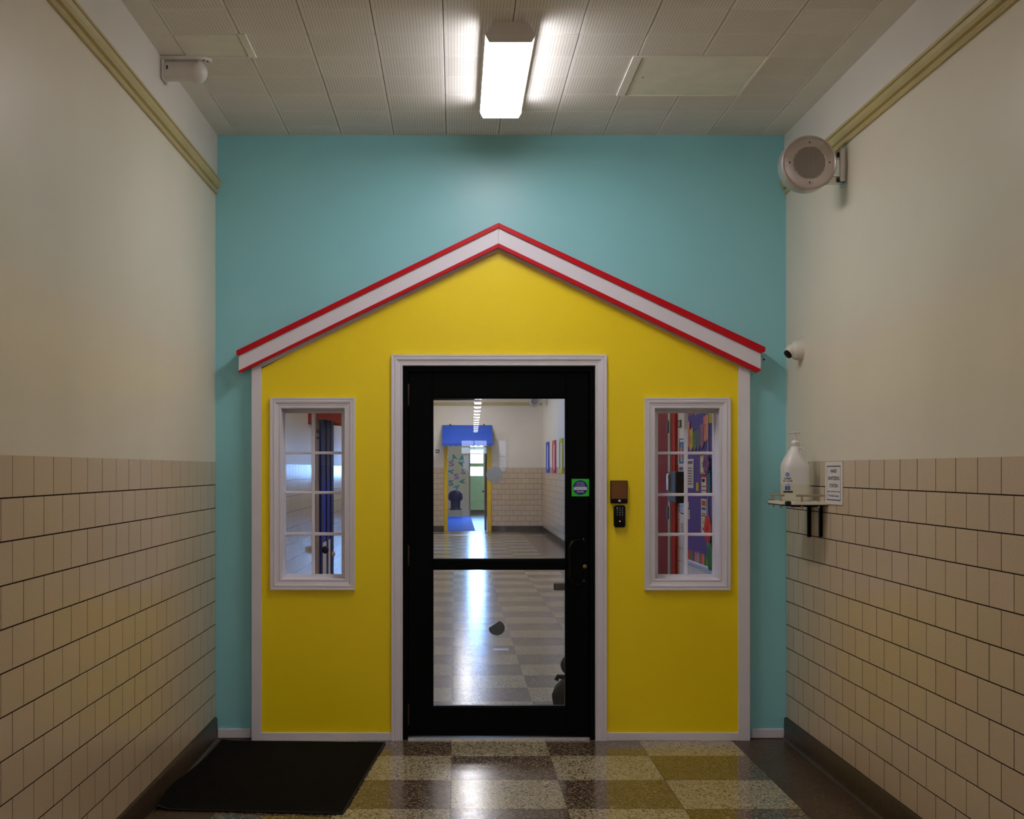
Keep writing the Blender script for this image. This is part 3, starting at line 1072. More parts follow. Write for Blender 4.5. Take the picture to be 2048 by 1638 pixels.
obj('valance', MB().prism(poly, ya - 0.006, ya), 'awning_blue', aw)
obj('bracket', MB().tube([(ax0 + 0.2, YE - 0.001, zt_ + 0.035), (ax0 + 0.2, YE - 0.06, zt_ + 0.03)], 0.018, 8), 'black_metal', aw)
obj('bracket', MB().tube([(ax1 - 0.2, YE - 0.001, zt_ + 0.035), (ax1 - 0.2, YE - 0.06, zt_ + 0.03)], 0.018, 8), 'black_metal', aw)
# room sign left of the doorway
sg = thing('room_sign', P(874, 902, YE), 'small grey room sign beside the far yellow doorway', 'sign')
a, b = P(871, 906, YE - 0.012), P(879, 899, YE - 0.012)
obj('plate', MB().bbox(a[0], b[0], YE - 0.012, YE, a[2], b[2], 0.002), 'ink_grey', sg)
obj('text_line', MB().box(a[0] + 0.02, b[0] - 0.02, YE - 0.0135, YE - 0.012, a[2] + 0.035, a[2] + 0.055), 'ink_white', sg)

b_ = struct('trim_4', MB().bbox(XL + 0.012, XHR - 0.012, 30.10, 30.22, 0.0, 0.004, 0.0015), 'aluminium')
b_['label'] = 'bright metal strip across the hall floor before the far doorway'
# glazed exit door in the hall's left wall; its daylight falls across the hall
ed = thing('door_5', (XL, 25.6, 0), 'daylit glazed exit door in the left wall of the hall', 'door', kind='structure')
for a, b in ((24.5, 25.5), (25.6, 26.6)):
    obj('stile', MB().box(XL, XL + 0.02, a, a + 0.1, 0, 2.15).box(XL, XL + 0.02, b - 0.1, b, 0, 2.15).box(XL, XL + 0.02, a + 0.1, b - 0.1, 2.03, 2.15).box(XL, XL + 0.02, a + 0.1, b - 0.1, 0, 0.2), 'black_metal', ed)
    obj('pane', MB().box(XL + 0.004, XL + 0.008, a + 0.1, b - 0.1, 0.2, 2.03), 'daylight_door', ed)

# classroom behind
cr = struct('wall_classroom', MB().box(-3.2, -3.05, YE + 0.15, 44.1, 0, ZC).box(4.2, 4.35, YE + 0.15, 44.1, 0, ZC), 'board_cream')
WX0, WX1 = PX(939.8, 44), PX(966.2, 44)
cols = [WX0 + 0.62 * k for k in range(4)]
wz = [(PZ(951.5, 44), PZ(934, 44)), (PZ(926, 44), PZ(908.3, 44)), (PZ(906, 44), PZ(899.5, 44)), (2.36, 3.0)]
hl = [(c_, c_ + WX1 - WX0, z0, z1) for c_ in cols for z0, z1 in wz]
struct('wall_classroom_window', pierced(MB(), -3.2, 4.35, 0, ZC, hl, 44.0, 44.15), 'pale_green')
w3 = thing('window_3', (WX0, 44.05, wz[0][0]), 'bright daylit classroom window behind the far doorway', 'window', kind='structure')
for h in hl:
    obj('pane', MB().box(h[0], h[1], 44.10, 44.11, h[2], h[3]), 'daylight', w3)
struct('ceiling_classroom', MB().box(-3.2, 4.35, YE + 0.1, 44.1, ZC, ZC + 0.1), 'ceiling_plain')
struct('baseboard_classroom', MB().box(-3.05, 4.2, 43.97, 44.0, 0, 0.16), 'base_stone')
cfx = PX(944.5, 38)
struct('floor_classroom', MB().box(cfx, 4.35, YE + 0.12, 44.1, -0.1, -0.001), 'terrazzo_border')
top('carpet', MB().box(-3.0, cfx, YE + 0.2, 43.9, -0.02, 0.006), 'carpet_blue', 'bright blue carpet on the far classroom floor', 'carpet')
# partition with paper letters
YP = 41.6
pt = thing('partition', (0, YP, 0), 'pale partition panel covered with teal and mauve paper letters', 'partition')
px1 = PX(938, YP)
obj('panel', MB().bbox(-1.2, px1, YP, YP + 0.06, 0.02, 2.7, 0.004), 'board_cream', pt)
obj('edge_post', MB().bbox(px1, PX(941, YP), YP - 0.01, YP + 0.07, 0, 2.7, 0.004), 'beige_frame', pt)
for ch, x, y, rot, m in (('A', 908, 914, 20, 'teal_paper'), ('A', 924, 916, -10, 'teal_paper'), ('A', 922, 927, 70, 'teal_paper'), ('S', 903, 927, 5, 'mauve_paper'),
                         ('A', 902, 943, 80, 'teal_paper'), ('S', 927, 943, -15, 'mauve_paper'), ('S', 913, 953, 5, 'mauve_paper'), ('S', 902, 966, 0, 'teal_paper'),
                         ('A', 924, 963, 95, 'teal_paper'), ('A', 914, 974, -50, 'teal_paper')):
    c = P(x, y, YP - 0.002)
    M = frame_y(c) @ Matrix.Rotation(math.radians(rot), 4, 'Z')
    obj('letter', text_mesh(ch, 0.17, 0.19, M, bold=0.03), m, pt)
# navy chair in front of it
ch = thing('school_chair', P(911, 1033, 40.6), 'dark navy plastic chair with chrome legs before the lettered partition', 'chair')
cx_, cy_ = ch.location.x, 40.6
ch.location.z = 0.006
shell = []
for z, w, d, y in ((0.27, 0.28, 0.03, -0.02), (0.31, 0.30, 0.03, 0.0), (0.56, 0.31, 0.03, 0.01), (0.60, 0.44, 0.03, 0.02), (0.70, 0.46, 0.03, 0.03), (0.80, 0.42, 0.03, 0.04),
                   (0.87, 0.30, 0.03, 0.05), (0.90, 0.10, 0.03, 0.05)):
    shell.append([(cx_ + w / 2 * math.cos(t) if True else 0, cy_ - 0.18 + y + d * math.sin(t) - 0.04 * (1 - (math.cos(t)) ** 2), z) for t in [2 * math.pi * i / 16 for i in range(16)]])
obj('backrest', MB().loft(shell), 'chair_navy', ch, 60)
obj('seat', MB().bbox(cx_ - 0.2, cx_ + 0.2, cy_ - 0.18, cy_ + 0.22, 0.28, 0.315, 0.012), 'chair_navy', ch)
for sx in (-1, 1):
    for yy in (-0.2, 0.2):
        obj('leg', MB().tube([(cx_ + sx * 0.17, cy_ + yy * 0.7, 0.29), (cx_ + sx * 0.20, cy_ + yy, 0.014)], 0.012, 8), 'steel', ch, 60)
# frames on the right wall of the hall
for x, y0, y1, m, cn in ((1097, 884, 945.5, 'paper_flag_blue', 'blue'), (1110, 881, 946, 'paper_flag_red', 'red'), (1124.5, 877, 946, 'paper_flag_yellow', 'yellow')):
    Y = XHR * F / (x - CX)
    z0, z1 = PZ(y1, Y), PZ(y0, Y)
    L = 0.36
    f = thing('picture_frame', (XHR - 0.02, Y, z0), '%s framed board on the right wall near the hall end' % cn, 'frame')
    w_ = 0.13
    for nm, a in (('frame_side', (Y - L, Y - L + w_, z0, z1)), ('frame_side', (Y + L - 0.03, Y + L, z0, z1)), ('frame_rail', (Y - L + w_, Y + L - 0.03, z0, z0 + 0.08)), ('frame_rail', (Y - L + w_, Y + L - 0.03, z1 - 0.08, z1))):
        obj(nm, MB().bbox(XHR - 0.035, XHR, a[0], a[1], a[2], a[3], 0.003), m, f)
    obj('sheet', MB().box(XHR - 0.010, XHR - 0.001, Y - L + w_, Y + L - 0.03, z0 + 0.08, z1 - 0.08), 'paper', f)


def speaker(loc, label, rot=0.0, scale=1.0):
    """round corridor loudspeaker on a wall bracket, facing -Y"""
    s = thing('loudspeaker', loc, label, 'speaker')
    R = 0.1335
    obj('housing', MB().lathe([(R * 0.80, 0.13), (R * 0.93, 0.115), (R, 0.08), (R, 0.004), (R * 0.99, 0.0)], (0, 0, 0), 'Y', 40), 'grille_metal', s, 35, world=False)
    obj('rim', MB().lathe([(R * 1.0, 0.004), (R * 1.012, -0.004), (R * 0.99, -0.011), (R * 0.955, -0.0105), (R * 0.93, -0.007), (R * 0.90, -0.009), (R * 0.62, -0.012), (R * 0.60, -0.010), (0.002, -0.010)], (0, 0, 0), 'Y', 48), 'grille_metal', s, 30, world=False)
    hm = MB()
    pit = 0.0056
    n = 16
    for j in range(-n, n + 1):
        for i in range(-n, n + 1):
            x, z = (i + 0.5 * (j % 2)) * pit, j * pit * 0.88
            if math.hypot(x, z) < R * 0.585:
                r = 0.0021
                b = len(hm.v)
                hm.v += [(x + r * math.cos(a), -0.0106, z + r * math.sin(a)) for a in [math.pi / 3 * q for q in range(6)]]
                hm.f.append(tuple(range(b, b + 6)))
    g = obj('grille_holes', hm, 'hole_dark', s, world=False)
    g['kind'] = 'stuff'
    for a in range(4):
        t = a * math.pi / 2
        obj('screw', MB().lathe([(0.004, 0), (0.0035, -0.002), (0.001, -0.003)], (R * 0.735 * math.cos(t), -0.0115, R * 0.735 * math.sin(t)), 'Y', 10), 'hole_dark', s, world=False)
    return s


s2 = speaker((PX(1069, 30.2), 30.2, PZ(803, 30.2)), 'round speaker high on the right wall beyond the glass door')
bx_ = XHR - s2.location.x
obj('bracket', MB().box(bx_ - 0.03, bx_, 0.02, 0.10, -0.09, 0.09).box(0.1, bx_ - 0.03, 0.03, 0.09, -0.02, 0.02), 'steel', s2, world=False)

# ---- right wall of the hall seen through window_2: red door, notices, board
ry = lambda px: XHR * F / (px - CX)
d3 = thing('door_3', (XHR, 13.3, 0), 'dark red door in the right wall of the hall', 'door', kind='structure')
yA, yB, yC_ = ry(1355.5), ry(1349.5), ry(1345.5)
obj('door_post', MB().bbox(XHR - 0.03, XHR, yA, yB, 0, 2.3, 0.003), 'red_frame', d3)
obj('door_stop', MB().bbox(XHR - 0.05, XHR, yB, yC_, 0, 2.28, 0.003), 'beige_frame', d3)
lf = obj('door_leaf', MB().bbox(XHR - 0.02, XHR, yC_, yC_ + 1.0, 0.01, 2.25, 0.003), 'red_door', d3)
obj('door_post', MB().bbox(XHR - 0.03, XHR, yC_ + 1.0, yC_ + 1.1, 0, 2.3, 0.003), 'red_frame', d3)
obj('door_head', MB().bbox(XHR - 0.03, XHR, yA, yC_ + 1.1, 2.3, 2.38, 0.003), 'red_frame', d3)
for y0, y1 in ((841, 866), (1012, 1038)):
    obj('hinge', MB().box(XHR - 0.058, XHR - 0.045, yC_ - 0.05, yC_ + 0.05, PZ(y1, yC_), PZ(y0, yC_)), 'black_plastic', lf)


def on_right(name, x0, x1, y0, y1, m, label, cat, th=0.006, group=None, proud=0.0, parts=None):
    """flat sheet on the hall's right wall covering the given photo box"""
    ya_, yb_ = ry(x1), ry(x0)
    ym = (ya_ + yb_) / 2
    z0, z1 = PZ(y1, ym), PZ(y0, ym)
    t = thing(name, (XHR - proud, ym, z0), label, cat, group)
    obj('sheet', MB().bbox(XHR - proud - th, XHR - proud, ya_, yb_, z0, z1, min(0.001, th / 3)), m, t)
    if parts:
        for u0, u1, v0, v1, pm_ in parts:     # fractions: u from far side to near side, v from top down
            a = yb_ + (ya_ - yb_) * u0
            b = yb_ + (ya_ - yb_) * u1
            obj('print', MB().box(XHR - proud - th - 0.0012, XHR - proud - th, min(a, b), max(a, b), z1 - (z1 - z0) * v1, z1 - (z1 - z0) * v0), pm_, t)
    return t


lines = [(0.15, 0.85, 0.30 + 0.09 * i, 0.335 + 0.09 * i, 'ink_grey') for i in range(7)]
on_right('notice_plate', 1358, 1363, 840, 855, 'ink_grey', 'small dark framed plate beside the red door', 'sign', 0.012, parts=[(0.25, 0.75, 0.2, 0.8, 'beige_frame')])
po = on_right('poster', 1359, 1369.5, 877, 927, 'paper_poster_blue', 'tall blue poster with a pink arrow shape beside the red door', 'poster',
              parts=[(0.2, 0.9, 0.05, 0.14, 'ink_white'), (0.3, 0.7, 0.38, 0.85, 'paper_salmon'), (0.42, 0.58, 0.22, 0.38, 'paper_salmon'), (0.4, 0.7, 0.85, 0.92, 'ink_white')])
on_right('notice', 1358.5, 1369.5, 929, 943, 'paper', 'white notice with violet print above the black dispenser', 'notice', parts=[(0.1, 0.8, 0.35, 0.85, 'ink_violet')])
on_right('notice', 1361.5, 1371, 1026, 1070, 'paper', 'white notice under the black dispenser', 'notice', parts=[(0.1, 0.9, 0.0, 0.05, 'ink')] + lines[2:])
dsp = thing('dispenser', (XHR, ry(1361), PZ(1005, ry(1361))), 'black wall dispenser between red door and purple board', 'dispenser')
ya_, yb_ = ry(1372), ry(1356)
obj('body', MB().bbox(XHR - 0.10, XHR, ya_, yb_, PZ(1005, 12.3), PZ(943, 12.3), 0.012), 'black_plastic', dsp)
obj('spout', MB().bbox(XHR - 0.12, XHR - 0.05, yb_ - 0.12, yb_ - 0.02, PZ(982, 12.3), PZ(947, 12.3), 0.008), 'steel', dsp)
# purple bulletin board
yN_, yF_ = ry(1428.5 + 3), ry(1375.3)
bz0, bz1 = 0.725, 2.16
yJ = ry(1421.5)
bb = thing('bulletin_board', (XHR, (yN_ + yF_) / 2, bz0), 'purple bulletin board with coloured scalloped borders on the hall wall', 'board')
obj('felt', MB().box(XHR - 0.018, XHR, 9.6, yF_, bz0, bz1), 'purple_felt', bb)
obj('frame_rail', MB().bbox(XHR - 0.032, XHR, 9.6, yF_, bz0 - 0.03, bz0, 0.003), 'aluminium', bb)
obj('frame_rail', MB().bbox(XHR - 0.032, XHR, 9.6, yF_, bz1, bz1 + 0.03, 0.003), 'aluminium', bb)
obj('frame_joint', MB().bbox(XHR - 0.030, XHR - 0.018, yJ - 0.02, yJ, bz0, bz1, 0.002), 'aluminium', bb)
obj('frame_joint', MB().bbox(XHR - 0.032, XHR, yF_, yF_ + 0.03, bz0 - 0.03, bz1 + 0.03, 0.002), 'aluminium', bb)
cyc = ['paper_gold', 'paper_scarlet', 'paper_sage', 'paper_plum', 'paper_salmon', 'paper_sky', 'paper_orange', 'paper_pink', 'paper_leaf']
for zrow, sgn in ((bz0, 1), (bz1, -1)):
    y = yF_ - 0.01
    q = 0
    while y > 9.7:
        wd = 0.105
        pl = [(y - wd / 2 + wd / 2 * math.cos(a), zrow + sgn * (0.045 + 0.055 * math.sin(a))) for a in [math.pi * i / 8 for i in range(9)]]
        pl = [(y, zrow)] + pl + [(y - wd, zrow)]
        n_ = len(pl)
        vs = [(XHR - 0.0195, a, b) for a, b in pl] + [(XHR - 0.018, a, b) for a, b in pl]
        fs = [tuple(range(n_)), tuple(range(2 * n_ - 1, n_ - 1, -1))] + [(i, (i + 1) % n_, (i + 1) % n_ + n_, i + n_) for i in range(n_)]
        obj('scallop', MB().add(vs, fs), cyc[q % 9], bb)
        y -= wd + 0.006
        q += 1
PB = 0.020
on_right('paper_sheet', 1377, 1391.5, 918, 976, 'paper', 'large white printed sheet pinned on the purple board', 'paper', 0.002, proud=PB, parts=[(0.1, 0.9, 0.07, 0.17, 'ink_grey')] + lines)
on_right('paper_sheet', 1405, 1417.5, 911, 948, 'paper_gold', 'yellow-bordered sheet pinned on the purple board', 'paper', 0.002, proud=PB, parts=[(0.12, 0.88, 0.1, 0.9, 'paper'), (0.3, 0.8, 0.4, 0.44, 'ink_grey'), (0.3, 0.8, 0.6, 0.64, 'ink_grey')])
on_right('paper_sheet', 1407, 1418.5, 952, 992, 'paper_scarlet', 'pink-bordered sheet pinned under the yellow-bordered one', 'paper', 0.002, proud=PB, parts=[(0.1, 0.9, 0.08, 1.0, 'paper'), (0.2, 0.7, 0.15, 0.3, 'paper_gold'), (0.2, 0.8, 0.5, 0.54, 'ink_grey'), (0.2, 0.8, 0.7, 0.74, 'ink_grey')])
on_right('paper_sheet', 1407, 1417.8, 998, 1066, 'paper', 'tall sheet with red and blue heading on the purple board', 'paper', 0.002, proud=PB, parts=[(0.15, 0.85, 0.04, 0.2, 'paper_orange'), (0.15, 0.85, 0.25, 0.32, 'paper_flag_blue'), (0.2, 0.8, 0.42, 0.45, 'ink_grey'), (0.1, 0.9, 0.48, 0.51, 'ink_grey'), (0.3, 0.7, 0.65, 0.72, 'paper_gold'), (0.3, 0.75, 0.85, 0.92, 'paper_scarlet')])
on_right('paper_sheet', 1377.5, 1382, 1003, 1016, 'paper', 'small white note on the purple board', 'paper', 0.002, proud=PB)
on_right('paper_sheet', 1376.5, 1384, 1019, 1038, 'paper', 'small lined note beneath the smallest white note', 'paper', 0.002, proud=PB, parts=[(0.1, 0.9, 0.15 + 0.2 * i, 0.2 + 0.2 * i, 'ink_grey') for i in range(4)])
on_right('paper_cutout', 1397, 1402, 965, 982, 'paper_gold', 'small gold paper figure on the purple board', 'cutout', 0.002, proud=PB)
# bunting of letter pennants
bt = thing('bunting', (XHR - 0.024, ry(1398), 1.6), 'string of coloured letter pennants across the purple board', 'bunting')
pen = [(1376, 1384.5, 845, 898, 'salmon', 'G'), (1383.5, 1391, 858, 903, 'gold', 'R'), (1391.5, 1398.5, 861, 903, 'sage', 'O'), (1399, 1405.5, 858, 903, 'slate', 'W'), (1405, 1413.5, 848, 898, 'lilac', 'S'), (1412.5, 1421, 831, 886, 'salmon', 'T')]
for x0, x1, y0, y1, m, cc in pen:
    a, b = ry(x0), ry(x1)
    ym = (a + b) / 2
    z1, z0 = PZ(y0, ym), PZ(y1, ym)
    sl = 0.045
    pl = [(a, z1 - 0.01), (b, z1 + 0.01), (b, z0 + sl), (ym, z0), (a, z0 + sl)]
    vs = [(XHR - 0.026, p, q) for p, q in pl] + [(XHR - 0.024, p, q) for p, q in pl]
    obj('pennant', MB().add(vs, [(0, 1, 2, 3, 4), (9, 8, 7, 6, 5)] + [(i, (i + 1) % 5, (i + 1) % 5 + 5, i + 5) for i in range(5)]), 'paper_' + m, bt)
    obj('letter', text_mesh(cc, 0.06, 0.08, frame_right((XHR - 0.0262, ym, (z0 + z1) / 2))), 'ink_grey', bt)
# paper flowers past the frame joint
on_right('paper_cutout', 1422.5, 1430, 822, 846, 'paper_gold', 'yellow pennant beside the board frame joint', 'cutout', 0.002, proud=PB)
fw = thing('paper_flower', (XHR - PB, ry(1426), PZ(1138, ry(1426))), 'red paper flower with tall green leaves on the purple board', 'cutout')
yc = ry(1426)
for q in range(6):
    a = q * math.pi / 3
    obj('petal', MB().ellipsoid((XHR - 0.046, yc + 0.09 * math.cos(a), PZ(1058, yc) + 0.07 * math.sin(a)), 0.006, 0.075, 0.055, 10, 6), 'paper_scarlet', fw, 60)
obj('leaf', MB().ellipsoid((XHR - 0.040, yc - 0.05, PZ(1112, yc)), 0.005, 0.11, 0.125, 12, 8), 'paper_leaf', fw, 60)
obj('stem', MB().box(XHR - 0.039, XHR - 0.0335, yc - 0.012, yc + 0.012, PZ(1130, yc), PZ(1062, yc)), 'paper_leaf', fw)
pf = thing('paper_flower', (XHR - PB, ry(1424), PZ(985, ry(1424))), 'violet paper flower on teal stalk on the purple board', 'cutout')
yc = ry(1422.5)
for q in range(6):
    a = q * math.pi / 3
    obj('petal', MB().ellipsoid((XHR - 0.046, yc + 0.08 * math.cos(a), PZ(928, yc) + 0.05 * math.sin(a)), 0.006, 0.07, 0.035, 10, 6), 'paper_plum', pf, 60)
obj('stem', MB().box(XHR - 0.039, XHR - 0.0335, yc - 0.13, yc - 0.02, PZ(985, yc), PZ(940, yc)), 'paper_teal', pf)

# ---- left wall of the hall seen through window_1: blue door under a red awning
ly = lambda px: -XL * F / (CX - px)
d4 = thing('door_4', (XL, 13.4, 0), 'blue door in the left wall of the hall', 'door', kind='structure')
y0, y1, y2 = ly(628.5), ly(634.5), ly(659.8)
obj('door_post', MB().bbox(XL, XL + 0.02, y0, y1, 0, 2.2, 0.003), 'beige_frame', d4)
lf = obj('door_leaf', MB().bbox(XL, XL + 0.03, y1, y2, 0.01, 2.2, 0.003), 'blue_door', d4)
for a, b in ((y1, y1 + 0.14), (y1 + 0.56, y1 + 0.72), (y2 - 0.28, y2)):
    obj('stile', MB().bbox(XL + 0.03, XL + 0.042, a, b, 0.01, 2.2, 0.003), 'blue_dark', lf)
obj('kick_plate', MB().bbox(XL + 0.03, XL + 0.036, y1 + 0.17, y2 - 0.30, 0.02, PZ(1082, 13.4), 0.001), 'kick_plate', lf)
obj('door_knob', MB().ellipsoid((XL + 0.07, y1 + 0.12, PZ(1100, y1 + 0.1)), 0.035, 0.035, 0.04, 14, 8), 'black_plastic', lf, 60)
obj('door_knob', MB().ellipsoid((XL + 0.06, y2 - 0.24, PZ(1105, y2)), 0.025, 0.025, 0.03, 14, 8), 'plastic_cream', lf, 60)
for q in ((858, 866), (873, 878)):
    obj('strike', MB().box(XL + 0.02, XL + 0.026, y0 + 0.05, y1 - 0.05, PZ(q[1], y0), PZ(q[0], y0)), 'black_plastic', d4)
ra = thing('awning', (XL, 13.4, 2.1), 'red cloth awning over the blue door of the hall', 'awning')
yn, yf_ = 12.55, 14.5
zb_ = 1.985
xo = XL + 0.46
sec = [(XL, 2.62), (xo, zb_ + 0.10), (xo, zb_ + 0.03), (xo - 0.14, zb_ - 0.01), (xo - 0.30, zb_ + 0.07), (XL, zb_ + 0.09)]
for a, b in ((yn, yn + 0.01), (yf_ - 0.01, yf_)):
    obj('side_panel', MB().prism(sec, a, b), 'awning_red', ra)
obj('canopy', MB().add([(XL, yn, 2.62), (xo, yn, zb_ + 0.10), (xo, yf_, zb_ + 0.10), (XL, yf_, 2.62), (XL, yn, 2.61), (xo - 0.01, yn, zb_ + 0.09), (xo - 0.01, yf_, zb_ + 0.09), (XL, yf_, 2.61)],
                      [(0, 1, 2, 3), (7, 6, 5, 4), (0, 4, 5, 1), (1, 5, 6, 2), (2, 6, 7, 3), (3, 7, 4, 0)]), 'awning_red', ra)
obj('valance', MB().box(xo - 0.008, xo, yn, yf_, zb_, zb_ + 0.10), 'awning_red', ra)
top('wall_flag', MB().bbox(XL, XL + 0.03, ly(616.5), ly(623), PZ(848, 12.1), 2.6, 0.003), 'awning_red', 'narrow red hanging strip beside the red awning', 'banner')
# bag standing on the floor behind the door
bg = thing('backpack', (0.80, 8.25, 0), 'dark backpack slumped on the floor behind the glass door', 'bag')
yb_ = 8.25
xb = lambda p: PX(p, yb_)
zb = lambda p: PZ(p, yb_)
rings = []
for z, hw, hd in ((0.0, 0.165, 0.10), (0.02, 0.185, 0.12), (0.09, 0.195, 0.125), (0.15, 0.17, 0.12), (0.19, 0.13, 0.11), (0.215, 0.10, 0.09), (0.225, 0.08, 0.08)):
    rings.append([(0.825 + hw * math.copysign(abs(math.cos(t)) ** 0.7, math.cos(t)), yb_ + hd * math.copysign(abs(math.sin(t)) ** 0.7, math.sin(t)), z) for t in [2 * math.pi * i / 28 for i in range(28)]])
obj('body', MB().loft(rings), 'bag_green', bg, 60)
obj('top_pocket', MB().ellipsoid((0.80, yb_ - 0.01, 0.29), 0.115, 0.10, 0.085), 'bag_black', bg, 60)
obj('strap', MB().tube([(0.76, yb_ - 0.06, 0.215), (0.70, yb_ - 0.07, 0.222), (0.665, yb_ - 0.07, 0.225), (0.655, yb_ - 0.07, 0.20)], 0.016, 8), 'bag_black', bg, 60)
c = P(1002, 1299, 1.566 * F / (1299 - CY))
top('floor_strip', MB().box(c[0] - 0.066, c[0] + 0.066, c[1] - 0.06, c[1] + 0.06, 0.0002, 0.0012), 'pale_blue_strip', 'short pale strip on the hall floor', 'patch')  # thin pale rectangle lying just above the hall floor

# ================================================================== LIGHT FIXTURES


def fixture(y0, label, group=None, src=None, x=0.2405):
    if src is None:
        t = thing('ceiling_light', (x, y0, ZC), label, 'light', group)
        L = 1.193
        hp_ = [(-0.076, 0), (0.076, 0), (0.102, -0.046), (-0.102, -0.046)]
        obj('housing', MB().add([(a, yy, b) for yy in (0.006, L - 0.006) for a, b in hp_], [(0, 1, 2, 3), (7, 6, 5, 4)] + [(i, (i + 1) % 4, (i + 1) % 4 + 4, i + 4) for i in range(4)]), 'fixture_white', t, world=False)
        obj('light_stop', MB().box(-0.1092, 0.1092, 0.0045, L - 0.0045, -0.0464, -0.044), 'fixture_white', t, world=False)  # opaque strip added to stop the diffuser shining up at the ceiling
        dp = [(-0.108, -0.0465), (0.108, -0.0465), (0.108, -0.0476), (0.091, -0.088), (-0.091, -0.088), (-0.108, -0.0476)]
        obj('diffuser', MB().add([(a, yy, b) for yy in (0.0045, L - 0.0045) for a, b in dp], [tuple(range(6)), tuple(range(11, 5, -1))] + [(i, (i + 1) % 6, (i + 1) % 6 + 6, i + 6) for i in range(6)]), 'diffuser', t, world=False)
        ep = [(-0.076, 0), (0.076, 0), (0.099, -0.046), (0.1095, -0.046), (0.1095, -0.061), (0.0935, -0.0895), (-0.0935, -0.0895), (-0.1095, -0.061), (-0.1095, -0.046), (-0.099, -0.046)]
        for a, b in ((0, 0.004), (L - 0.004, L)):
            n_ = len(ep)
            m_ = 'fixture_white' if a == 0 else 'end_lens'
            obj('end_cap', MB().add([(p, yy, q) for yy in (a, b) for p, q in ep], [tuple(range(n_)), tuple(range(2 * n_ - 1, n_ - 1, -1))] + [(i, (i + 1) % n_, (i + 1) % n_ + n_, i + n_) for i in range(n_)]), 'fixture_white', t, world=False)
        return t
    t = src.copy()
    COL.objects.link(t)
    t.location = (x, y0, ZC)
    tag(t, label, 'light', group)
    for chd in src.children:
        c_ = chd.copy()
        COL.objects.link(c_)
        c_.parent = t
    return t


LY = 5.497
first = fixture(LY, 'lit wraparound ceiling light in front of the blue wall', 'wraparound ceiling lights')
SP = 2.44
for k in (1, 3, 5, 6, 9, 10):
    fixture(LY + SP * k, 'lit wraparound ceiling light in the hall beyond the glass door', 'wraparound ceiling lights', first)
for x_, y_ in ((0.1, 34.6), (0.1, 38.2), (2.4, 36.0)):  # unseen fixtures added to brighten the classroom partition and carpet
    fixture(y_, 'unseen wraparound ceiling light added to brighten the far classroom', 'wraparound ceiling lights', first, x=x_)
k = 2
while LY - SP * k > YN + 1.5:
    fixture(LY - SP * k, 'lit wraparound ceiling light of the corridor reflected in the door glass', 'wraparound ceiling lights', first)
    k += 1
# glazed end of the corridor behind the camera (it shows in the door glass)
ehl = [(-0.48, 0.14, 2.39, 2.70), (0.18, 0.80, 2.39, 2.70), (-0.48, 0.14, 2.76, 3.05), (0.18, 0.80, 2.76, 3.05), (-0.40, -0.10, 1.5, 2.28), (1.45, 1.78, 1.5, 2.2), (1.45, 1.78, 2.26, 3.05)]
struct('wall_front', pierced(MB(), XL - 0.1, XR + 0.1, 0, ZC, ehl, YN - 0.15, YN), 'cream_paint')
w5 = thing('window_4', ((XL + XR) / 2, YN - 0.1, 0.9), 'daylit glazed door and transoms at the other end of the corridor', 'window', kind='structure')
for h in ehl:
    obj('pane', MB().box(h[0], h[1], YN - 0.12, YN - 0.11, h[2], h[3]), 'daylight_soft' if h[2] > 2.35 and h[0] < 1 else 'daylight_dim', w5)

# ================================================================== THINGS IN THE NEAR CORRIDOR
# floor mat
mt = MB()
nu, nv = 26, 34
bl, br, fr_, flft = (-1.345, 7.262), (PX(770, 1.566 * F / (1487 - CY)), 1.566 * F / (1487 - CY)), (PX(685, 5.725), 5.725), (-1.378, 5.80)
grid = []
for j in range(nv + 1):
    v = j / nv
    for i in range(nu + 1):
        u = i / nu
        x = (1 - v) * ((1 - u) * bl[0] + u * br[0]) + v * ((1 - u) * flft[0] + u * fr_[0])
        y = (1 - v) * ((1 - u) * bl[1] + u * br[1]) + v * ((1 - u) * flft[1] + u * fr_[1])
        e = max(0.0, 1 - u / 0.10)
        wav = 0.5 + 0.5 * math.sin(v * 9.0 + 0.5)
        z = 0.0085 + e * e * (0.006 + 0.024 * wav * v)
        x += e * 0.012 * math.sin(v * 7)
        grid.append((max(x, XL + 0.02), y, z))
n_ = nu + 1
fs = [(j * n_ + i, (j + 1) * n_ + i, (j + 1) * n_ + i + 1, j * n_ + i + 1) for j in range(nv) for i in range(nu)]
m0 = len(grid)
bot = [(x, y, max(z - 0.0085, 0.0003)) for x, y, z in grid]
fs2 = [tuple(reversed([a + m0 for a in f])) for f in fs]
ring = [i for i in range(n_)] + [j * n_ + nu for j in range(1, nv + 1)] + [nv * n_ + i for i in range(nu - 1, -1, -1)] + [j * n_ for j in range(nv - 1, 0, -1)]
side = [(ring[q], ring[(q + 1) % len(ring)], ring[(q + 1) % len(ring)] + m0, ring[q] + m0) for q in range(len(ring))]
fmat = thing('floor_mat', (-0.9, 6.5, 0), 'black ribbed entrance mat lying on terrazzo against the left wall', 'mat')
obj('pile', MB().add(grid + bot, fs + fs2 + side), 'mat_fibre', fmat, 50)
edge = [grid[nv * n_ + i] for i in range(0, nu + 1)] + [grid[j * n_ + nu] for j in range(nv - 1, -1, -1)]
obj('rubber_edge', MB().tube([(x, y, z - 0.003) for x, y, z in edge], 0.0055, 6), 'rubber', fmat, 60)

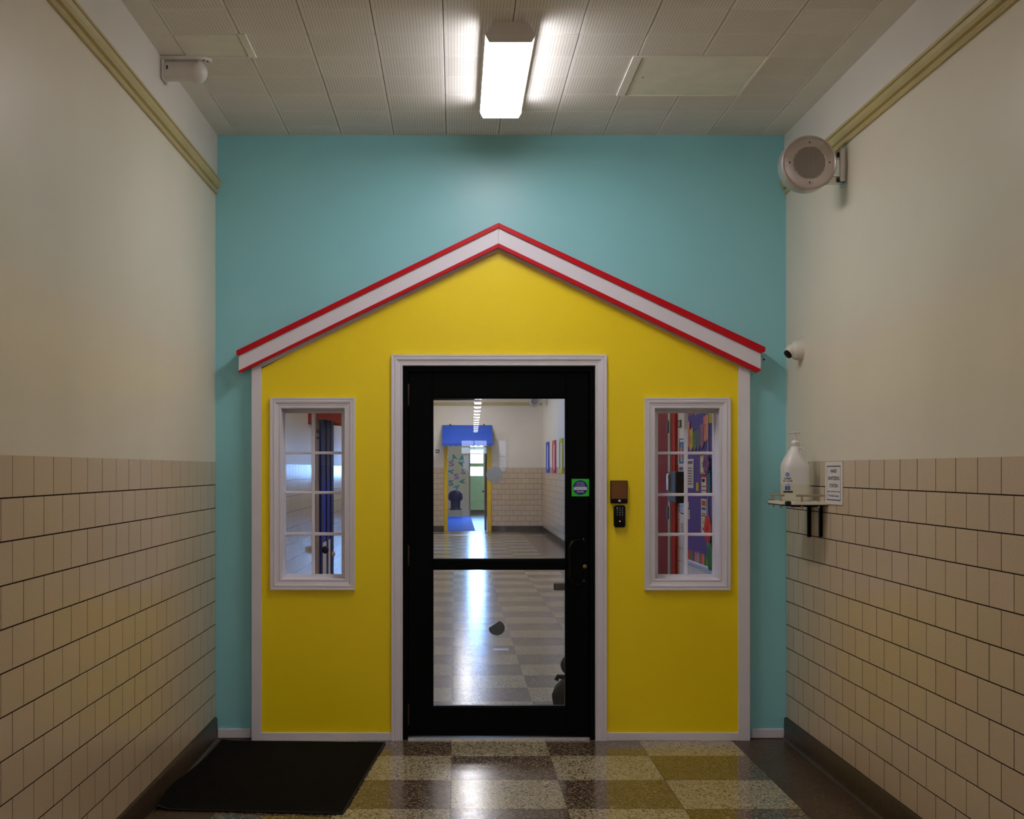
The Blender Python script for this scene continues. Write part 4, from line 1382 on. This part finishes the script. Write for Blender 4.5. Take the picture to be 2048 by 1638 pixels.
# loudspeaker on the right wall
YSP = 6.2
sp_ = speaker((PX(1618, YSP), YSP, PZ(326, YSP)), 'round metal loudspeaker on bracket at the right picture rail')
wx = XR - sp_.location.x
bm_ = MB()
bm_.bbox(wx - 0.008, wx - 0.001, 0.02, 0.115, -0.098, 0.083, 0.002)
bm_.bbox(wx - 0.036, wx - 0.008, 0.018, 0.026, -0.086, 0.083, 0.003)
obj('bracket', bm_, 'steel', sp_, world=False)
for z in (-0.070, 0.055):
    obj('bracket_tab', MB().bbox(0.110, wx - 0.008, 0.050, 0.100, z - 0.016, z + 0.016, 0.003), 'steel', sp_, world=False)
    obj('bolt', MB().lathe([(0.007, 0.045), (0.007, 0.050)], (wx - 0.034, 0, z), 'Y', 8), 'hole_dark', sp_, world=False)

# small turret camera
Yq = 7.03
tc = thing('turret_camera', (XR, Yq, PZ(701, Yq)), 'small white turret camera on the right wall beside the gable', 'camera')
zq = PZ(701, Yq)
obj('base', MB().lathe([(0.058, 0.0), (0.058, -0.008), (0.055, -0.012), (0.054, -0.030), (0.049, -0.046), (0.040, -0.056), (0.030, -0.060)], (XR, Yq, zq), 'X', 28), 'plastic_cream', tc, 40)
bl_ = MB()
bl_.ellipsoid((XR - 0.058, Yq, zq - 0.004), 0.036, 0.037, 0.037, 22, 14)
eye = obj('eyeball', bl_, 'plastic_cream', tc, 60)
dirv = Vector((-0.75, -0.25, -0.62)).normalized()
c0 = Vector((XR - 0.058, Yq, zq - 0.004))
lm = MB()
u_ = dirv.cross(Vector((0, 1, 0))).normalized()
v_ = dirv.cross(u_).normalized()
lm.loft([[tuple(c0 + dirv * h + (u_ * math.cos(a) + v_ * math.sin(a)) * r) for a in [2 * math.pi * i / 18 for i in range(18)]] for r, h in ((0.027, 0.022), (0.024, 0.0345), (0.008, 0.037))])
obj('lens', lm, 'black_plastic', eye, 40)
obj('conduit', MB().tube([(XR - 0.004, Yq - 0.02, zq + 0.05), (XR - 0.004, Yq - 0.005, zq + 0.082)], 0.004, 8), 'plastic_cream', tc)

# wall camera under the ceiling on the left
Yw = 6.0
wc = thing('wall_camera', (XL + 0.01, Yw, 3.46), 'long white wall-mounted camera under the ceiling at left', 'camera')
x0 = XL + 0.010
obj('mount_plate', MB().bbox(x0, x0 + 0.014, Yw - 0.055, Yw + 0.055, 3.408, 3.508, 0.006), 'plastic_white', wc)


def oval(x, hy, z0, z1, n=24, e=0.65):
    cz, hz_ = (z0 + z1) / 2, (z1 - z0) / 2
    return [(x, Yw + hy * math.copysign(abs(math.cos(t)) ** e, math.cos(t)), cz + hz_ * math.copysign(abs(math.sin(t)) ** e, math.sin(t))) for t in [2 * math.pi * i / n for i in range(n)]]


obj('arm', MB().loft([oval(x0 + 0.010, 0.048, 3.414, 3.502), oval(x0 + 0.05, 0.044, 3.415, 3.502), oval(x0 + 0.10, 0.043, 3.416, 3.503), oval(x0 + 0.15, 0.046, 3.413, 3.503), oval(x0 + 0.175, 0.05, 3.408, 3.503)]), 'plastic_white', wc, 50)
obj('dome', MB().ellipsoid((x0 + 0.163, Yw - 0.005, 3.452), 0.050, 0.055, 0.052, 26, 16), 'plastic_white', wc, 60)
pl = [(x0, Yw - 0.058), (x0 + 0.17, Yw - 0.058)] + [(x0 + 0.175 + 0.058 * math.sin(t), Yw - 0.058 * math.cos(t)) for t in [math.pi * i / 14 for i in range(15)]] + [(x0, Yw + 0.058)]
n_ = len(pl)
obj('top_plate', MB().add([(a, b, z) for z in (3.499, 3.515) for a, b in pl], [tuple(range(n_)), tuple(range(2 * n_ - 1, n_ - 1, -1))] + [(i, (i + 1) % n_, (i + 1) % n_ + n_, i + n_) for i in range(n_)]), 'plastic_white', wc, 40)
for a in (35, 62):
    t = math.radians(a)
    obj('screw', MB().lathe([(0.0045, 0), (0.0045, -0.004)], (x0 + 0.172 + 0.05 * math.sin(t), Yw - 0.05 * math.cos(t), 3.4992), 'Z', 10), 'hole_dark', wc)
obj('lock_slot', MB().box(x0 + 0.026, x0 + 0.033, Yw - 0.0490, Yw - 0.046, 3.455, 3.472), 'hole_dark', wc)

# sanitizer shelf with rails and brackets
Zs = PZ(1003, 6.6)
sx0, sx1, sy0, sy1 = XR - 0.225, XR - 0.002, 6.53, 6.93
sh = thing('wall_shelf', (XR, (sy0 + sy1) / 2, Zs), 'cream corner shelf with little rails on black brackets', 'shelf')
pl = [(sx1, sy0), (sx0 + 0.045, sy0), (sx0, sy0 + 0.05), (sx0, sy1 - 0.05), (sx0 + 0.045, sy1), (sx1, sy1)]
n_ = len(pl)
obj('board', MB().add([(a, b, z) for z in (Zs - 0.016, Zs) for a, b in pl], [tuple(range(n_)), tuple(range(2 * n_ - 1, n_ - 1, -1))] + [(i, (i + 1) % n_, (i + 1) % n_ + n_, i + n_) for i in range(n_)]), 'shelf_white', sh)
obj('edge_strip', MB().add([(a - (0.002 if a < sx1 else 0), b, z) for z in (Zs - 0.021, Zs - 0.015) for a, b in pl], [tuple(range(n_)), tuple(range(2 * n_ - 1, n_ - 1, -1))] + [(i, (i + 1) % n_, (i + 1) % n_ + n_, i + n_) for i in range(n_)]), 'rubber', sh)
for a, b in ((sx0 + 0.024, sy0 + 0.022), (sx0 + 0.024, sy1 - 0.022)):
    obj('corner_clip', MB().bbox(a - 0.016, a + 0.012, b - 0.016, b + 0.016, Zs - 0.024, Zs + 0.003, 0.005), 'rubber', sh)
for r0, r1 in (((sx0 + 0.010, sy0 + 0.065), (sx0 + 0.010, sy1 - 0.07)), ((sx0 + 0.062, sy0 + 0.012), (sx1 - 0.012, sy0 + 0.012))):
    dv = Vector((r1[0] - r0[0], r1[1] - r0[1], 0)).normalized()
    obj('rail', MB().tube([(r0[0], r0[1], Zs + 0.032), (r1[0], r1[1], Zs + 0.032)], 0.0058, 10), 'rail_wood', sh, 60)
    for q in (0.2, 0.78):
        c = (r0[0] + (r1[0] - r0[0]) * q, r0[1] + (r1[1] - r0[1]) * q)
        obj('rail_post', MB().lathe([(0.0055, -0.034), (0.0055, 0.032)], (c[0], c[1], Zs), 'Z', 10), 'rail_wood', sh, 60)
for y in (6.64, 6.86):
    obj('bracket', MB().bbox(XR - 0.016, XR - 0.0005, y - 0.013, y + 0.013, PZ(1074, y), Zs - 0.016, 0.002).bbox(sx0 + 0.06, XR - 0.016, y - 0.010, y + 0.010, Zs - 0.030, Zs - 0.0165, 0.002), 'black_metal', sh)

# jug of sanitizer on the shelf
jx, jy = PX(1590.5, 6.73), 6.73
jg = thing('sanitizer_jug', (jx, jy, Zs), 'translucent gallon jug of hand sanitizer with pump on the shelf', 'jug')


def sq_ring(hw, hd, z, e=0.42, dx=0.0, n=36):
    return [(jx + dx + hw * math.copysign(abs(math.cos(t)) ** e, math.cos(t)), jy + hd * math.copysign(abs(math.sin(t)) ** e, math.sin(t)), Zs + z) for t in [2 * math.pi * i / n for i in range(n)]]


body = [sq_ring(0.062, 0.062, 0.0), sq_ring(0.067, 0.067, 0.006), sq_ring(0.069, 0.069, 0.02), sq_ring(0.069, 0.069, 0.165), sq_ring(0.0705, 0.0705, 0.178), sq_ring(0.069, 0.069, 0.190, 0.5),
        sq_ring(0.058, 0.066, 0.205, 0.6, -0.008), sq_ring(0.040, 0.056, 0.235, 0.75, -0.013), sq_ring(0.029, 0.040, 0.262, 0.9, -0.009), sq_ring(0.023, 0.026, 0.284, 1.0, -0.002), sq_ring(0.020, 0.020, 0.292, 1.0)]
obj('body', MB().loft(body), 'jug_plastic', jg, 60)
hpts = [(jx + 0.010, jy - 0.008, Zs + 0.280), (jx + 0.030, jy - 0.010, Zs + 0.281), (jx + 0.044, jy - 0.010, Zs + 0.270), (jx + 0.051, jy - 0.010, Zs + 0.240), (jx + 0.056, jy - 0.010, Zs + 0.208), (jx + 0.056, jy - 0.010, Zs + 0.184)]
obj('handle', MB().tube(hpts, 0.0088, 12), 'jug_plastic', jg, 60)
pp = MB().lathe([(0.0215, 0.292), (0.0225, 0.294), (0.0225, 0.312), (0.016, 0.319), (0.008, 0.323), (0.0065, 0.345), (0.005, 0.346), (0.005, 0.362)], (jx, jy, Zs), 'Z', 24)
pu = obj('pump', pp, 'plastic_white', jg, 40)
obj('pump_head', MB().loft([[(jx - 0.034 + 0.062 * q, jy + 0.010 * math.cos(t) * (0.5 + 0.5 * math.sin(math.pi * min(q * 1.2, 1))), Zs + 0.365 + 0.004 * math.sin(t) - 0.004 * abs(q - 0.6)) for t in [2 * math.pi * i / 10 for i in range(10)]] for q in [0, 0.15, 0.35, 0.6, 0.85, 1.0]]), 'plastic_white', pu, 60)
yl = jy - 0.0707


def lab(name, mb, m):
    return obj(name, mb, m, jg)


lc = PX(1575.0, yl)
ring_o = MB()
zc_ = PZ(949, yl)
ro, ri = 0.0105, 0.0058
seg = 26
a0 = math.radians(30)
vs = []
for i in range(seg + 1):
    a = a0 + (2 * math.pi - a0) * i / seg
    vs += [(lc + ro * math.cos(a), yl - 0.0004, zc_ + ro * math.sin(a)), (lc + ri * math.cos(a), yl - 0.0004, zc_ + ri * math.sin(a))]
ring_o.add(vs, [(2 * i, 2 * i + 2, 2 * i + 3, 2 * i + 1) for i in range(seg)])
ring_o.box(lc - 0.001, lc + ro, yl - 0.0006, yl - 0.0003, zc_ - 0.002, zc_ + 0.002)
lab('logo', ring_o, 'logo_blue')
lab('label_text', text_mesh('GERMS', 0.038, 0.0105, frame_y((lc, yl, PZ(957, yl))), bold=0.02), 'ink')
lab('label_text', text_mesh('BE GONE', 0.048, 0.0105, frame_y((lc + 0.002, yl, PZ(962, yl))), bold=0.02), 'ink')
lab('label_text', text_mesh('sanitizer', 0.030, 0.006, frame_y((lc + 0.001, yl, PZ(968.5, yl)))), 'ink_grey')
b0 = PZ(976, yl)
lab('label_patch', MB().box(lc - 0.013, lc + 0.013, yl - 0.0008, yl - 0.0002, b0 - 0.010, b0 + 0.010), 'logo_blue')
lab('label_text', text_mesh('70', 0.011, 0.009, frame_y((lc, yl - 0.0007, b0))), 'ink_white')
lab('label_bar', MB().box(lc - 0.022, lc + 0.028, yl - 0.0008, yl - 0.0002, PZ(985.5, yl), PZ(982, yl)), 'brown_dark')

# paper sign on the right wall
xs = XR - 0.0035
gA, gB = XR * F / (1686.5 - CX), XR * F / (1652.5 - CX)
ym, z0, z1 = (gA + gB) / 2, PZ(1009, (gA + gB) / 2), PZ(923.5, (gA + gB) / 2)
sn = thing('paper_sign', (XR, ym, z0), 'white paper sign reading hand sanitizing station on the tiles', 'sign')
obj('sheet', MB().box(xs - 0.0012, xs + 0.0022, gA, gB, z0, z1), 'paper', sn)
w_, h_ = gB - gA, z1 - z0
xs -= 0.0012
bo = MB()
m1, m2 = 0.028, 0.020
for a, b, c_, d_ in ((gA + m1, gB - m1, z1 - m2 - 0.006, z1 - m2), (gA + m1, gB - m1, z0 + m2, z0 + m2 + 0.006)):
    bo.box(xs - 0.0008, xs, a, b, c_, d_)
for a in (gA + m1, gB - m1 - 0.003):
    bo.box(xs - 0.0008, xs, a, a + 0.003, z0 + m2 + 0.006, z1 - m2 - 0.006)
obj('border', bo, 'ink_grey', sn)
for s_, wf, hf, vf, m in (('HAND', 0.36, 0.085, 0.215, 'ink'), ('SANITIZING', 0.66, 0.088, 0.385, 'ink'), ('STATION', 0.48, 0.088, 0.560, 'ink'), ('Please use before entering', 0.74, 0.042, 0.700, 'ink'),
                          ('The', 0.13, 0.055, 0.795, 'ink_blue'), ('Kids', 0.17, 0.055, 0.795, 'ink_violet'), ('Garden', 0.26, 0.055, 0.795, 'ink_blue')):
    off = {'The': -0.25, 'Kids': -0.07, 'Garden': 0.175}.get(s_, 0.0)
    obj('lettering', text_mesh(s_, w_ * wf, h_ * hf, frame_right((xs, ym - off * w_, z1 - h_ * vf)), bold=0.028), m, sn)

# security decal on the door
yd = YD
a, b = P(1143.3, 992.6, yd), P(1178.2, 957.8, yd)
dc = thing('door_decal', ((a[0] + b[0]) / 2, yd, a[2]), 'green square security decal with navy disc on black door stile', 'decal')
obj('backing', MB().box(a[0], b[0], yd - 0.0006, yd, a[2], b[2]), 'decal_green', dc)
cx_, cz_ = (a[0] + b[0]) / 2 - 0.0005, (a[2] + b[2]) / 2
obj('disc', MB().lathe([(0.0425, -0.0006), (0.0425, -0.0010)], (cx_, yd, cz_), 'Y', 40), 'decal_navy', dc)
for s_, w_, h_, dz, m in (('Monitored', 0.034, 0.0052, 0.031, 'ink_white'), ('24 hour security', 0.046, 0.0052, 0.0235, 'ink_white'), ('video surveillance', 0.052, 0.0052, 0.016, 'ink_white'),
                          ('For service call us', 0.058, 0.0052, 0.0085, 'ink_white'), ('328-0980', 0.040, 0.010, -0.024, 'ink_white')):
    obj('lettering', text_mesh(s_, w_, h_, frame_y((cx_, yd - 0.0010, cz_ + dz))), m, dc)
obj('name_box', MB().box(cx_ - 0.038, cx_ + 0.038, yd - 0.0013, yd - 0.0008, cz_ - 0.014, cz_ + 0.003), 'ink_white', dc)
obj('lettering', text_mesh('Centra', 0.034, 0.011, frame_y((cx_ - 0.018, yd - 0.0013, cz_ - 0.0055))), 'ink', dc)
obj('lettering', text_mesh('Alarm', 0.032, 0.011, frame_y((cx_ + 0.018, yd - 0.0013, cz_ - 0.0055))), 'ink_teal', dc)

# intercom and keypad on the yellow panel
yi = YF - 0.030
a, b = P(1221.2, 1006.5, yi), P(1255.5, 961, yi)
ic = thing('intercom', ((a[0] + b[0]) / 2, YF, a[2]), 'brown louvred intercom speaker beside the door casing', 'intercom')
obj('case', MB().bbox(a[0], b[0], yi, YF, a[2], b[2], 0.003), 'brown_dark', ic)
gz0_ = a[2] + 0.027
nlv = 17
for i in range(nlv):
    z = gz0_ + (b[2] - 0.004 - gz0_) * (i + 0.5) / nlv
    obj('louvre', MB().prism([(a[0] + 0.006, z - 0.0022), (b[0] - 0.006, z - 0.0022), (b[0] - 0.006, z + 0.0012), (a[0] + 0.006, z + 0.0012)], yi - 0.0028, yi), 'brown_grille', ic)
obj('lower_panel', MB().bbox(a[0] + 0.004, b[0] - 0.002, yi - 0.003, yi, a[2] + 0.003, gz0_ - 0.002, 0.0012), 'black_plastic', ic)
c = P(1239, 1001.5, yi - 0.003)
obj('call_button', MB().bbox(c[0] - 0.0065, c[0] + 0.0065, c[1] - 0.0025, c[1], c[2] - 0.005, c[2] + 0.005, 0.001), 'ink_white', ic)
a, b = P(1228, 1054.8, yi), P(1251.2, 1010.5, yi)
kp = thing('keypad', ((a[0] + b[0]) / 2, YF, a[2]), 'black door keypad with red light under the intercom', 'keypad')
kx, kz, kw, kh = (a[0] + b[0]) / 2, (a[2] + b[2]) / 2, (b[0] - a[0]) / 2, (b[2] - a[2]) / 2
rings = []
for yy, s_ in ((YF, 0.97), (yi + 0.006, 1.0), (yi + 0.001, 0.985), (yi - 0.001, 0.93)):
    rings.append([(kx + kw * s_ * math.copysign(abs(math.cos(t)) ** 0.3, math.cos(t)), yy, kz + kh * s_ * math.copysign(abs(math.sin(t)) ** 0.22, math.sin(t))) for t in [2 * math.pi * i / 40 for i in range(40)]])
obj('case', MB().loft(rings), 'black_plastic', kp, 40)
for r, row in enumerate(('123', '456', '789', '*0#')):
    for q, s_ in enumerate(row):
        c = P(1234.4 + q * 5.35, 1016.2 + r * 4.5, yi - 0.001)
        obj('key', text_mesh(s_, 0.0045, 0.0068, frame_y(c)), 'ink_white', kp)
c = P(1239.7, 1042.6, yi - 0.001)
obj('led', MB().ellipsoid(c, 0.0038, 0.0018, 0.0026, 12, 8), 'led_red', kp, 60)
